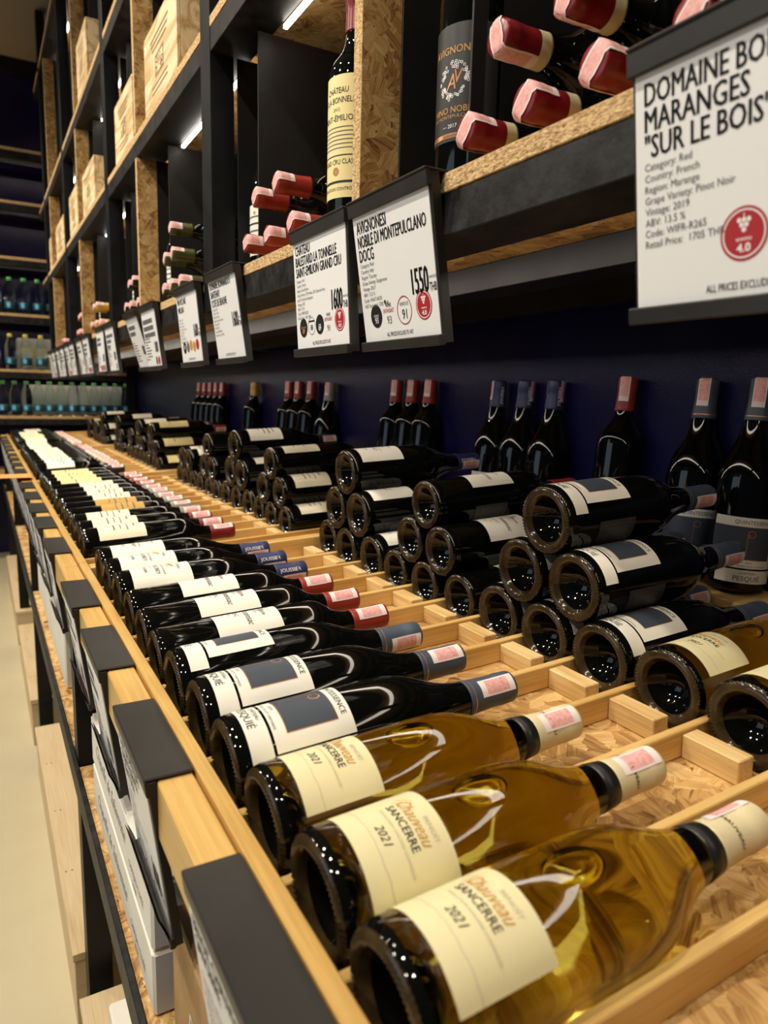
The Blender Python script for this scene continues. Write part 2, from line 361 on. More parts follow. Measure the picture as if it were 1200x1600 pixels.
# ---- plywood plinth boxes on the floor
for i, (y0, y1, zt) in enumerate(((-0.25, 1.152, -1.02), (1.245, 2.24, -1.01), (2.45, 3.30, -1.01), (3.50, 4.75, -1.01))):
    P = thing('plinth_box', ('pale plywood plinth box on the floor, nearest the camera under the table',
        'pale plywood plinth box on the floor, second from the camera under the table',
        'pale plywood plinth box on the floor, third from the camera under the table',
        'pale plywood plinth box on the floor, farthest from the camera under the table')[i], 'box', (0.088, y0, -H), 'plywood plinth boxes')
    d = y1 - y0; h = zt + H
    box('top_panel', PLY, P, 0, 0, h - 0.015, 0.80, d, h, 0.0008)
    box('front_panel', PLY, P, 0.003, 0.015, 0, 0.018, d - 0.015, h - 0.015, 0.0008)
    for yy in (0.002, d - 0.015): box('end_panel', PLY, P, 0.003, yy, 0, 0.80, yy + 0.012, h - 0.015, 0.0008)
    for k in range(3):
        yy = d * (0.25 + 0.25 * k)
        for q in range(2): box('screw_head', INK, P, 0.012 + 0.012 * q, yy, h - 0.0005, 0.015 + 0.012 * q, yy + 0.003, h + 0.0004, 0)

# ------------------------------------------------------------ trays: rail, floor, dividers, stop blocks
P_ = 0.0875; ZF = -0.3210; ZD = -0.2945; ZR = -0.297
TILT = Matrix.Translation((0.54, 0, ZF + H)) @ Matrix.Rotation(-math.radians(3.0), 4, 'Y') @ Matrix.Translation((-0.54, 0, -ZF - H))   # tray floors rise gently towards the wall
TRAYS = [(-0.07, 1.2855, [0.348 + P_ * i for i in range(-4, 11)]),
         (1.2875, 2.570, [1.4360 + P_ * i for i in range(0, 13)]),
         (2.572, 3.850, [2.7200 + P_ * i for i in range(0, 13)]),
         (3.852, 5.100, [4.0000 + P_ * i for i in range(0, 12)])]
TORD = ('nearest', 'second', 'third', 'farthest'); TN = ('first', 'second', 'third', 'last')
def make_tray(i):
    y0, y1, sl = TRAYS[i]
    T = thing('wine_tray', ('wooden wine tray with honey-coloured rail, nearest the camera, holding the amber bottles',
        'wooden wine tray with honey-coloured rail, second from the camera along the table',
        'wooden wine tray with honey-coloured rail, third from the camera along the table',
        'wooden wine tray with honey-coloured rail, at the far end of the table')[i], 'tray', (0.1035, y0, -0.352), 'wooden trays on the display table')
    def tp(name, m_, x0, ya, z0, x1, yb, z1, c=0.001, **k):
        return box(name, m_, T, x0 - 0.1035, ya - y0, z0 + 0.352, x1 - 0.1035, yb - y0, z1 + 0.352, c, **k)
    base = Matrix.Translation((0.1035, y0, H - 0.352)); TL = base.inverted() @ TILT @ base
    def tilt(o): o.matrix_local = TL @ Matrix.Translation(o.location); return o
    tp('front_beam', RAIL, 0.1035, y0 + 0.0006, -0.351, 0.1318, y1 - 0.0006, -0.3015, 0.0015)
    tp('rail_strip', RAIL, 0.1335, y0 + 0.001, -0.351, 0.1462, y1 - 0.001, ZR, 0.0012)
    tilt(tp('floor_panel', [OSB_T, OSB_E], 0.1500, y0 + 0.001, -0.330, 0.952, y1 - 0.001, ZF, 0, mi=1, mtop=0))
    tp('back_ledge', [BOARDX, RAIL], 0.868, y0 + 0.001, -0.306, 0.9655, y1 - 0.001, -0.262, 0.001)
    for ya in (y0 + 0.001, y1 - 0.013): tilt(tp('end_board', BOARDX, 0.1510, ya, ZF + 0.0002, 0.866, ya + 0.012, -0.2830, 0.0012))
    c0 = (0.1510 - 0.1035, 0, ZF + 0.0002 + 0.352)
    dm = mesh('divider', *(lambda b: (b.v, b.f))(MB().box(0, -0.0045, 0, 0.714, 0.0045, ZD - ZF, 0.001)), BOARDX)
    bm_ = mesh('stop_block', *(lambda b: (b.v, b.f))(MB().box(0, 0, 0, 0.0205, 0.0565, -0.298 - ZF, 0.001)), BLOCK)
    for y in [sl[0] - P_ / 2] + [q + P_ / 2 for q in sl]:
        if y0 + 0.02 < y < y1 - 0.02: tilt(put('divider', dm, T, (c0[0], y - y0, c0[2])))
    for q in sl:
        tilt(put('stop_block', bm_, T, (0.5415 - 0.1035 + random.uniform(-0.001, 0.001), q + 0.0390 - 0.0565 - y0, c0[2])))
    return T
for i in range(4): make_tray(i)

# ------------------------------------------------------------ the wall rack: steel posts and beams, osb shelves, led strips
KR = 1.045
XF = 0.402; LV = [0.2130, 0.6690, 1.099, 1.81]; RY0, RY1 = -0.55, 5.20
RK = thing('display_rack', 'tall black steel wall rack with osb shelves above the wine table', 'shelving', (XF, RY0, -H))
def rp(name, m_, x0, y0, z0, x1, y1, z1, c=0.001, **k):
    return box(name, m_, RK, x0 - XF, y0 - RY0, z0 + H, x1 - XF, y1 - RY0, z1 + H, c, **k)
POSTS = tuple(KR * y for y in (0.22, 1.325, 2.445, 3.625, 4.60)); PANELS = tuple(KR * y for y in (-0.30, 0.745, 1.985, 3.165, 4.31))
for y in POSTS:
    rp('post', STEEL, XF - 0.0008, y, LV[0] - 0.058, XF + 0.045, y + 0.06, 2.1); rp('post', STEEL, 0.915, y, 0.156, 0.96, y + 0.05, 2.1)
for z in LV:
    bays = sorted([RY0] + list(POSTS) + [RY1])
    for a, b in zip(bays, bays[1:]):
        ya = a + (0.0605 if a in POSTS else 0); yb = b - 0.0005
        rp('shelf_board', [OSB_T, OSB_E], XF, ya, z - 0.018, 0.914, yb, z, 0.0008, mi=1, mtop=0)
    rp('shelf_beam', STEELW, XF + 0.0012, RY0, z - 0.058, XF + 0.077, RY1, z - 0.0183)
    rp('shelf_beam', STEEL, 0.655, RY0, z - 0.056, 0.72, RY1, z - 0.0183)
    rp('shelf_beam', STEEL, 0.88, RY0, z - 0.056, 0.912, RY1, z - 0.0183)
for zi, z in enumerate(LV[:3]):
    top = LV[zi + 1] - 0.059 if zi < 2 else 1.74
    for y in PANELS: rp('upright_panel', [OSB_F, OSB_E], XF - 0.001, y, z + 0.0004, 0.86, y + 0.020, top, 0.0006, mi=0, mx=1)
    for y in list(POSTS) + list(PANELS):
        d = 0.123 if y in POSTS else 0.146
        rp('niche_side', SHEET, 0.450, y - d, z + 0.0004, 0.875, y - d + 0.003, top - 0.0006, 0.0004)
        rp('niche_side', SHEET, 0.452, y - 0.0036, z + 0.0004, 0.875, y - 0.0006, top - 0.0006, 0.0004)
        rp('niche_back', SHEET, 0.600, y - d + 0.0032, z + 0.0004, 0.603, y - 0.0038, top - 0.0006, 0.0004)
    zt = top + 0.002
    edges = sorted([y for y in POSTS] + [y for y in PANELS] + [RY1])
    for a, b in zip(edges, edges[1:]):
        rp('led_strip', LED, 0.4795, a + 0.03, zt - 0.009, 0.4865, b - 0.165, zt - 0.003, 0)
edges = sorted(POSTS)
for a, b in zip([RY0] + edges, edges + [RY1]):
    rp('led_strip', LED, 0.528, a + 0.07, LV[0] - 0.0255, 0.550, b - 0.02, LV[0] - 0.0185, 0)

# ------------------------------------------------------------ price signs (holders)
def sign_mesh(W, h, top, lip, d):
    b = MB()                                              # local: -x faces the aisle, u = -y, hangs down from z = 0
    b.box(0.0, -W / 2, -h, 0.003, W / 2, 0.0, 0.0004)      # back plate
    b.box(-0.0022 if lip else -0.005, -W / 2 - 0.001, -0.0135, 0.001, W / 2 + 0.001, 0.0012, 0.0008)
    b.box(-0.004 if lip else -0.007, -W / 2 - 0.001, -h - 0.002, 0.001, W / 2 + 0.001, -h + 0.009, 0.0010)
    b.box(0.0, -W / 2 - 0.001, -h, d, -W / 2 + 0.002, -0.001, 0.0004)
    return b
def sign(x, y_far, z, W, h, tilt, text, label, group, top, drop=None, lip=False):
    """top = (x0, x1) of the plate that rests on the edge, in world x"""
    y_far *= 0.981 if x > 0.3 else 1.0; yc = y_far - W / 2
    T = thing('price_sign', label, 'sign', (x, yc, z), group); a = -math.radians(tilt)
    Rm = Matrix.Rotation(a, 4, 'Y'); b = sign_mesh(W, h, top, lip, 0.0070 if lip else 0.0105)
    b.v = [tuple(Rm @ Vector(p)) for p in b.v]
    b.build('holder', PLASTIC, T)
    MB().box(top[0] - x, -W / 2 - 0.001, 0.0005, top[1] - x, W / 2 + 0.001, 0.003, 0.0010).build('top_plate', PLASTIC, T)
    if lip:
        q = MB(); w = W / 2; n = 8
        for i in range(n):
            t0, t1 = i / n, (i + 1) / n
            f0 = lambda t: (-0.004 - 0.006 * t ** 1.5, -h + 0.004 + 0.026 * t)
            (xa, za), (xb, zb) = f0(t0), f0(t1)
            q.quad((xa, -w, za), (xa, w, za), (xb, w, zb), (xb, -w, zb)); q.quad((xa + 0.002, -w, za), (xb + 0.002, -w, zb), (xb + 0.002, w, zb), (xa + 0.002, w, za))
        q.v = [tuple(Rm @ Vector(p)) for p in q.v]; q.build('front_lip', PLASTIC, T)
    c = MB().box(-0.0012, -W / 2 + 0.003, -h + 0.007, -0.0002, W / 2 - 0.003, -0.011, 0.0); c.v = [tuple(Rm @ Vector(p)) for p in c.v]
    cd = c.build('card', CARD, T)
    p = Print(); text(p, W, h)
    if p.v: put('print', p.mapped(lambda u, v, w: tuple(Rm @ Vector((-0.0014 - 0.00015 * w, -u, v)))), cd)
    return T
B_ = 0.007
def lines(p, rows, u, v, h, step, cond=0.9, m_=None):
    for i, t in enumerate(rows): p.text(t, u, v - i * step, h, m_ or GREYINK, cond)
def badge(p, u, v, r, m_, big, small=None, ring=None, ink=WHITEINK):
    p.disc(u, v, r, m_)
    if ring: p.disc(u, v, r, ring, r0=r * 0.88, lift=0.9)
    p.text(big, u, v - (r * 0.62 if small else r * 0.28), r * 0.5, ink, 0.9, 'C', 0.012)
    if small: p.text(small, u, v + r * 0.05 - r * 0.14, r * 0.22, ink, 0.8, 'C')
def grape(p, u, v, s, m_):
    for i, n in enumerate((3, 2, 1)):
        for k in range(n): p.disc(u + (k - (n - 1) / 2) * s, v - i * s * 0.9, s * 0.48, m_, 10, lift=1.0)
    p.rect(u - s * 0.1, v + s * 0.4, u + s * 0.1, v + s * 1.2, m_, lift=1.0)
def red_badge(p, u, v, r):
    p.disc(u, v, r, REDINK); p.disc(u, v, r * 0.90, WHITEINK, r0=r * 0.84, lift=0.9)
    grape(p, u, v + r * 0.50, r * 0.20, WHITEINK); p.text('wwmo', u, v - r * 0.26, r * 0.17, WHITEINK, 1.0, 'C', 0.01); p.text('4.0', u, v - r * 0.66, r * 0.30, WHITEINK, 1.1, 'C', 0.03)
def foot(p, W, h): p.text('ALL PRICES EXCLUDE 7% VAT', 0.0, -h + 0.0130, 0.0044, INK, 1, 'C', 0.004, 0, 0.056)
def title(p, rows, W, v, hh=0.0125, step=0.0165, cond=0.62):
    for i, t in enumerate(rows):
        for q in (0, 0.0003, 0.0006): p.text(t, -W / 2 + 0.010 + q, v - i * step, hh, INK, 1, 'L', 0, 0, min(W - 0.022, (glyphs(t)[3] - glyphs(t)[2]) * hh / 0.7 * cond))
def price(p, t, u, v, h, u2):
    [p.text(t, u + q, v, h, INK, 0.48, 'R') for q in (-0.0009, -0.0005, 0, 0.0005)]; p.text('WHOLESALE', u2, v + h * 0.48, 0.0028, INK, 0.8, 'L'); p.text('THB', u2, v, h * 0.33, INK, 0.55, 'L', B_)
def s1(p, W, h):
    title(p, ['DOMAINE BONNARDOT', 'MARANGES', '"SUR LE BOIS"'], W, -0.0320, 0.0130, 0.0150, 0.74)
    lines(p, ['Category: Red', 'Country: French', 'Region: Marange', 'Grape Variety: Pinot Noir', 'Vintage: 2019', 'ABV: 13.5 %', 'Code: WIFR-R265', 'Retail Price:  1705 THB'], -W / 2 + 0.010, -0.0695, 0.0044, 0.0066, 0.95)
    price(p, '1600', W / 2 - 0.0190, -0.0930, 0.031, W / 2 - 0.0170)
    red_badge(p, -0.004, -0.118, 0.0148); foot(p, W, h)
def s2(p, W, h):
    title(p, ['AVIGNONESI', 'NOBILE DI MONTEPULCLANO', 'DOCG'], W, -0.0325, 0.0130, 0.0150, 0.62)
    lines(p, ['Category: Red', 'Country: Italy', 'Region: Tuscany', 'Grape Variety: Sangiovese', 'Vintage: 2017', 'ABV: 13.5 %', 'Code: WIAT-R075', 'VAT Included: 1705 THB'], -W / 2 + 0.010, -0.0690, 0.0042, 0.0064, 0.90)
    price(p, '1550', W / 2 - 0.017, -0.1090, 0.0255, W / 2 - 0.0155)
    badge(p, -0.048, -0.1245, 0.0128, INK, '93', 'POINTS', None)
    p.text('WINE', -0.0195, -0.1165, 0.0042, INK, 0.8, 'C', B_); p.text('ENTHUSIAST', -0.0195, -0.1225, 0.0044, REDINK, 1, 'C', B_, 0, 0.023); p.text('93', -0.0195, -0.1345, 0.0085, GREYINK, 0.9, 'C')
    p.disc(-0.0255, -0.1105, 0.0022, INK, 10)
    p.disc(0.0140, -0.1230, 0.0150, REDINK, r0=0.0139); p.text('VINOUS', 0.0140, -0.1180, 0.0040, GREYINK, 0.9, 'C'); p.text('91', 0.0140, -0.1320, 0.0105, INK, 0.85, 'C')
    red_badge(p, 0.0530, -0.1210, 0.0150); foot(p, W, h)
def s3(p, W, h):
    title(p, ['CHATEAU', 'BALESTARD LA TONNELLE', 'SAINT-EMILION GRAND CRU'], W, -0.0300, 0.0120, 0.0140, 0.62)
    lines(p, ['Category: Red', 'Country: French', 'Region: Saint-Emilion', 'Grape Variety: 70% Merlot, 25% Cabernet Franc,', 'and 5% Cabernet Sauvignon', 'Vintage: 2012', 'ABV: 13.0 %', 'Code: WIFR-R250', 'Retail Price: 1760 THB'], -W / 2 + 0.010, -0.0650, 0.0040, 0.0060, 0.80)
    price(p, '1600', W / 2 - 0.017, -0.1085, 0.0245, W / 2 - 0.0155)
    badge(p, -0.056, -0.1245, 0.0125, INK, '89', 'DECANTER', None, OCHRE)
    p.disc(-0.029, -0.1235, 0.0115, GREYINK, r0=0.0108); p.text('88', -0.029, -0.1290, 0.007, INK, 0.8, 'C'); p.rect(-0.038, -0.1185, -0.020, -0.1165, INK)
    badge(p, -0.003, -0.1235, 0.0125, INK, '89', 'James', None)
    p.text('WINE', 0.0235, -0.1150, 0.004, INK, 0.8, 'C', B_); p.text('ENTHUSIAST', 0.0235, -0.1208, 0.0042, REDINK, 1, 'C', B_, 0, 0.022); p.text('91', 0.0235, -0.1335, 0.008, GREYINK, 0.9, 'C')
    red_badge(p, 0.0560, -0.1215, 0.0142); foot(p, W, h)
def s4(p, W, h):
    title(p, ['DOMAINE BONNARDOT', 'SANTENAY', 'COTE DE BEAUNE'], W, -0.0280, 0.0128, 0.0152, 0.62)
    lines(p, ['Category: Red', 'Country: French', 'Region: Santenay', 'Grape Variety: Pinot Noir', 'Vintage: 2018', 'ABV: 13.0 %', 'Code: WIFR-R264', 'Retail Price: 1705 THB'], -W / 2 + 0.010, -0.0650, 0.0042, 0.0066, 0.9)
    price(p, '1600', W / 2 - 0.014, -0.1000, 0.026, W / 2 - 0.0125); foot(p, W, h)
def s5(p, W, h):
    title(p, ['VIN MCLARE', 'WILLIAU'], W, -0.0330, 0.0125, 0.0160, 0.70)
    lines(p, ['Category: Red', 'Country: Italy', 'Region: Veneto', 'Grape Variety: Corvina', 'Vintage: 2018', 'ABV: 13.5 %', 'Code: WIIT-R120', 'Retail Price: 1760 THB'], -W / 2 + 0.010, -0.0650, 0.0042, 0.0066, 0.95)
    price(p, '1600', W / 2 - 0.014, -0.1030, 0.026, W / 2 - 0.0125)
    p.disc(-0.05, -0.1215, 0.013, INK); p.text('93', -0.05, -0.1255, 0.009, WHITEINK, 0.9, 'C')
    for k, m_ in enumerate((GREYINK, OCHRE, OCHRE, REDINK)): p.disc(-0.022 + 0.025 * k, -0.1215 + 0.003 * (k % 2), 0.011, m_)
    foot(p, W, h)
def generic(seed):
    def fn(p, W, h):
        r = random.Random(seed)
        for i in range(r.randint(2, 3)): p.rect(-W / 2 + 0.012, -0.045 - 0.017 * i, -W / 2 + 0.012 + W * r.uniform(0.35, 0.8), -0.034 - 0.017 * i, GREYINK)
        for i in range(8): p.rect(-W / 2 + 0.012, -0.084 - 0.0074 * i, -W / 2 + 0.012 + W * r.uniform(0.15, 0.4), -0.081 - 0.0074 * i, GREYINK)
        p.text(r.choice(['1600', '1550', '1450', '1800']), W / 2 - 0.014, -0.118, 0.026, INK, 0.52, 'R', 0.03)
        for k in range(r.randint(1, 4)): p.disc(W / 2 - 0.022 - 0.026 * k, -0.139, 0.011, r.choice([REDINK, REDINK, GREYINK]), 14)
    return fn
YF = [0.3696, 0.7824, 0.9616, 1.3903, 1.6416, 2.039, 2.284, 2.673, 2.875, 3.289, 3.518, 3.80, 4.02, 4.247, 4.505, 4.752, 4.985]
TL = [8, 9, 3.5, 8, 5.5, 7, 16, 6.5, 3, 7, 9, 6, 8, 5, 8, 6, 8]
SL = ['white price card reading DOMAINE BONNARDOT MARANGES with one red badge, nearest the camera',
      'white price card reading AVIGNONESI with price 1550 and four round badges',
      'white price card reading CHATEAU BALESTARD LA TONNELLE with price 1600',
      'white price card reading SANTENAY COTE DE BEAUNE with price 1600 and no badges',
      'white price card reading WILLIAU with dark and ochre badges on the rack edge',
      'white price card hanging straight just before the strongly tilted one on the rack',
      'white price card hanging most tilted of all the signs on the rack edge']
ORD = ['first', 'second', 'third', 'fourth', 'fifth', 'sixth', 'seventh', 'eighth', 'ninth', 'tenth', 'eleventh', 'twelfth', 'thirteenth', 'fourteenth', 'fifteenth']
for i, y in enumerate(YF):
    fn = [s1, s2, s3, s4, s5][i] if i < 5 else generic(i)
    lab = SL[i] if i < 7 else 'white price card on the rack edge, %s beyond the most tilted card' % ORD[i - 7]
    sign(0.3845 if i else 0.368, y if i else 0.352, 0.2132, 0.165, 0.161, TL[i], fn, lab, 'price signs along the rack edge', (0.378 if i else 0.3615, 0.432))
def c1(p, W, h):
    title(p, ['BENOIT CHAUVEAU', 'SANCERRE'], W, -0.032, 0.0115, 0.0145, 0.66)
    lines(p, ['Category: White', 'Country: French', 'Region: Loire', 'Grape Variety: Sauvignon Blanc', 'Vintage: 2021', 'ABV: 13.0 %', 'Code: WIFR-W210', 'Retail Price: 1705 THB'], -W / 2 + 0.012, -0.066, 0.0048, 0.0080, 1.0)
    price(p, '1550', W / 2 - 0.017, -0.115, 0.026, W / 2 - 0.0155); foot(p, W, h)
def c2(p, W, h):
    title(p, ['CHATEAU PESQUIE', 'QUINTESSENCE', 'VENTOUX'], W, -0.030, 0.0115, 0.0150, 0.66)
    lines(p, ['Category: Red', 'Country: French', 'Region: Rhone', 'Grape Variety: Syrah, Grenache', 'Vintage: 2019', 'ABV: 14.5 %', 'Code: WIFR-R240', 'Retail Price: 1705 THB'], -W / 2 + 0.012, -0.072, 0.0044, 0.0070, 0.95)
    for k in range(3):
        p.disc(-0.045 + 0.034 * k, -0.137, 0.0115, INK, r0=0.0105); p.text(('94', '92', '91')[k], -0.045 + 0.034 * k, -0.141, 0.008, INK, 0.9, 'C')
    price(p, '1600', W / 2 - 0.017, -0.118, 0.024, W / 2 - 0.0155)
YC = [0.4090, 0.6760, 0.9240, 1.1740, 1.540, 1.807, 2.030, 2.262, 2.50, 2.72, 2.93, 3.17, 3.40, 3.63, 3.90, 4.13, 4.37, 4.60, 4.86]
CL = ['dark grey clip-on sign reading SANCERRE on the tray rail, nearest the camera',
      'dark grey clip-on sign reading QUINTESSENCE VENTOUX on the tray rail, second from the camera']
for i, y in enumerate(YC):
    fn = [c1, c2][i] if i < 2 else generic(40 + i)
    lab = CL[i] if i < 2 else 'dark grey clip-on sign over the tray rail, %s from the camera' % (ORD + ['sixteenth', 'seventeenth', 'eighteenth', 'nineteenth'])[i]
    sign(0.0955, y, -0.3005, 0.148, 0.152, 7.0, fn, lab, 'clip-on signs along the tray rail', (0.0932, 0.1322), lip=True)
og = thing('orange_tag', 'orange paper tag sticking out over the tray rail towards the aisle', 'tag', (0.03, 2.61, -0.29))
MB().box(0.0, -0.06, 0.0, 0.105, 0.05, 0.0015, 0.0005).build('paper', ORANGE, og)

# ------------------------------------------------------------ wine bottles
def burg(L=0.296, R=0.0413):
    return [(0.030, 0), (0.028, 0.009), (0.020, 0.019), (0.008, 0.0265), (0.0022, 0.0300), (0.0004, 0.0325), (0.0, 0.0345), (0.0006, 0.0366), (0.0018, 0.0384), (0.0036, 0.0397), (0.006, 0.0405), (0.0095, R), (0.02, R), (0.06, R), (0.10, R), (0.140, R), (0.152, R - 0.0004), (0.163, R - 0.0016), (0.174, R - 0.0042), (0.185, R - 0.0082), (0.196, R - 0.0130), (0.207, R - 0.0176), (0.218, 0.0203), (0.229, 0.0180), (0.240, 0.0164), (0.254, 0.0152), (0.270, 0.0146), (0.282, 0.0146), (L - 0.001, 0.0142), (L - 0.0006, 0)]
def bord(L=0.300, R=0.0374):
    return [(0.026, 0), (0.024, 0.008), (0.017, 0.017), (0.007, 0.0240), (0.002, 0.0272), (0.0004, 0.0294), (0.0, 0.0312), (0.0006, 0.0332), (0.0018, 0.0348), (0.0036, 0.0360), (0.006, 0.0368), (0.0095, R), (0.02, R), (0.06, R), (0.10, R), (0.15, R), (0.186, R), (0.195, R - 0.0005), (0.203, R - 0.0024), (0.210, R - 0.0060), (0.217, R - 0.0115), (0.224, R - 0.0165), (0.231, 0.0180), (0.239, 0.0158), (0.250, 0.0148), (0.268, 0.0142), (0.284, 0.0142), (L - 0.001, 0.0140), (L - 0.0006, 0)]
PROF = {'burg': burg(), 'bord': bord()}; LEN = {'burg': 0.296, 'bord': 0.300}; RAD = {'burg': 0.0413, 'bord': 0.0374}
def rfun(shape):
    pr = PROF[shape][6:-1]
    def f(z):
        if z <= pr[0][0]: return pr[0][1]
        for (za, ra), (zb, rb) in zip(pr, pr[1:]):
            if za <= z <= zb: return ra + (rb - ra) * (z - za) / max(1e-9, zb - za)
        return pr[-1][1]
    return f
RF = {k: rfun(k) for k in PROF}
def body_mesh(shape, m0, mb):
    v, f, mi = lathe(PROF[shape], 128 if mb else 72, (0.0, 0.0062, 0.0016), (lambda i: 1 if 3 <= i <= 8 else 2))
    return mesh('glass_body', v, f, [m0, mb, GLASS_D], [0 if (k // (128 if mb else 72)) > 10 and q == 2 else q for k, q in enumerate(mi)], True)
def patch(shape, z0, z1, half, m_, lift=0.0004, n=22, rnd=0.0, name='label'):
    """paper wrapped round the bottle; rnd rounds its corners"""
    r0 = RF[shape]; v = []; f = []; nz = 3
    for j in range(nz + 1):
        z = z0 + (z1 - z0) * j / nz
        for i in range(n + 1):
            r = r0(z) + lift; a = -PI / 2 + (half * (2 * i / n - 1)) / r
            v.append((r * math.cos(a), r * math.sin(a), z))
    for j in range(nz):
        for i in range(n):
            a = j * (n + 1) + i; f.append((a, a + 1, a + n + 2, a + n + 1))
    return mesh(name, v, f, m_, None, True)
def capsule_mesh(shape, z0, m_, band=None, gold=None, ridge=True):
    r0 = RF[shape]; L = LEN[shape]; pr = [(z0, r0(z0) + 0.0001)]; mi = []
    zz = [z0, z0 + 0.002, z0 + 0.0052, z0 + 0.0064, z0 + 0.0130] + [z0 + 0.013 + (L - 0.031 - z0) * t for t in (0.3, 0.6, 1.0)]
    for z in zz: pr.append((z, r0(z) + 0.0010))
    pr += [(L - 0.0165, r0(L - 0.0165) + 0.0016), (L - 0.010, 0.0158), (L - 0.003, 0.0156), (L - 0.0008, 0.0150), (L + 0.0002, 0.0135), (L + 0.0004, 0.0)]
    sl = lambda i: (1 if band and i in band else 0)
    v, f, mi = lathe(pr, 40, None, sl)
    return mesh('capsule', v, f, [m_, gold or m_], mi, True)
def stamp_mesh(shape, side):
    """duty strip: along the capsule only (side) or folded over its end"""
    L = LEN[shape]; r0 = RF[shape]; w = 0.0085; path = []
    if side:
        for t in range(7): path.append(('s', L - 0.044 + 0.040 * t / 6))
    else:
        for t in range(6): path.append(('s', L - 0.040 + 0.0392 * t / 5))
        for t in range(1, 6): path.append(('e', 0.0148 * (1 - t / 3.0)))
        for t in range(5): path.append(('b', L - 0.0006 - 0.026 * t / 4))
    cols = [-1.0, -0.82, -0.4, 0, 0.4, 0.82, 1.0]; v = []; f = []; mi = []
    for k, (m_, q) in enumerate(path):
        for c in cols:
            y = c * w
            if m_ == 'e': v.append((q, y * (0.86 if abs(q) > 0.009 else 1), L + 0.0012)); continue
            r = max(r0(q) + 0.0016, 0.0164 if q > L - 0.017 else 0); x = math.sqrt(max(1e-8, r * r - y * y)); v.append((x if m_ == 's' else -x, y, q))
    n = len(cols)
    for k in range(len(path) - 1):
        for i in range(n - 1):
            a = k * n + i; f.append((a, a + 1, a + n + 1, a + n)); mi.append(0 if i in (0, n - 2) or k in (0, len(path) - 2) else 1)
    return mesh('tax_stamp', v, f, [STAMPW, PINK], mi, True)
def bubble_mesh():
    """flat air bubble under the upper side of a lying bottle (local -x), normals into the air"""
    v = []; f = []; n = 32; m_ = 6; a0, a1 = 0.0205, 0.0150; zc = 0.1210; r0 = RF['burg']
    def pt(rho, ph, s):
        z = zc + a0 * rho * math.cos(ph); q = a1 * rho * math.sin(ph); R0 = r0(z); r = R0 - 0.0036 + s * 0.0024 * math.sqrt(max(0, 1 - rho ** 5)); a = PI + q / R0
        return (r * math.cos(a), r * math.sin(a), z)
    for s in (1, -1):
        b = len(v); v.append(pt(0, 0, s))
        for j in range(1, m_ + 1):
            for k in range(n): v.append(pt(math.sin(PI / 2 * j / m_), 2 * PI * k / n, s))
        for k in range(n):
            q = (b, b + 1 + k, b + 1 + (k + 1) % n); f.append(q if s > 0 else q[::-1])
            for j in range(m_ - 1):
                a = b + 1 + j * n; q = (a + k, a + n + k, a + n + (k + 1) % n, a + (k + 1) % n); f.append(q if s > 0 else q[::-1])
    me = mesh('air_bubble', v, f, GLASS_W, None, True)
    # the faces must look into the bubble
    c = Vector(pt(0, 0, 0)); p = me.polygons[0]
    if p.normal.dot(Vector(p.center) - c) > 0: me.flip_normals()
    return me
def pr_sancerre(p):
    p.text('BENOÎT', 0.016, 0.0195, 0.0032, FAINT, 1.15, 'C'); p.text('Chauveau', 0.007, 0.0105, 0.0088, OCHRE, 0.75, 'C', 0, 0.45)
    p.line([(-0.016, 0.012), (-0.013, 0.019), (-0.008, 0.0205), (-0.004, 0.017), (-0.009, 0.012), (-0.014, 0.0105)], 0.0004, OCHRE)
    p.text('SANCERRE', 0.007, 0.0030, 0.0056, INK, 1.0, 'C', 0.006, 0, 0.037)
    p.text('APPELLATION SANCERRE CONTRÔLÉE', 0.014, -0.0020, 0.0018, FAINT, 1.0, 'C', 0, 0, 0.050)
    p.text('2021', 0.009, -0.0120, 0.0058, INK, 0.95, 'C', 0, 0.25)
    r = random.Random(3); pts = [(-0.050 + 0.0050 * k, -0.0165 + r.uniform(-0.0006, 0.0006) - (0.002 if k < 5 else 0)) for k in range(21)]
    p.line(pts, 0.0005, FAINT)
def pr_quinte(p):
    p.rect(-0.0495, -0.0235, 0.0352, 0.0225, COPPER, 36, 0.2); p.rect(-0.0495, -0.0227, 0.0344, 0.0220, NAVYP, 36, 0.7)
    p.line([(-0.002, 0.011), (0.0035, 0.011)], 0.0006, COPPER, 1.7); p.line([(-0.001, -0.018), (-0.001, 0.0165)], 0.0008, COPPER, 1.7)
    p.disc(0.0035, 0.0125, 0.0052, COPPER, 20, 1.7, 0.0043)
    p.text('QUINTESSENCE', 0.006, 0.0262, 0.0052, INK, 0.9, 'C', 0, 0, 0.052)
    p.text('2019', 0.004, -0.0285, 0.0030, GREYINK, 1.0, 'C'); p.text('RHONE VALLEY VINEYARDS', 0.010, -0.0330, 0.0022, GREYINK, 1.0, 'C')
def pr_strip(p):
    p.text('CHÂTEAU', -0.006, 0.0035, 0.0034, INK, 1.0, 'C'); p.text('PESQUIÉ', -0.006, -0.0058, 0.0068, INK, 0.9, 'C', 0, 0, 0.036)
    p.line([(-0.020, 0.0022), (0.010, 0.0022)], 0.0004, INK)
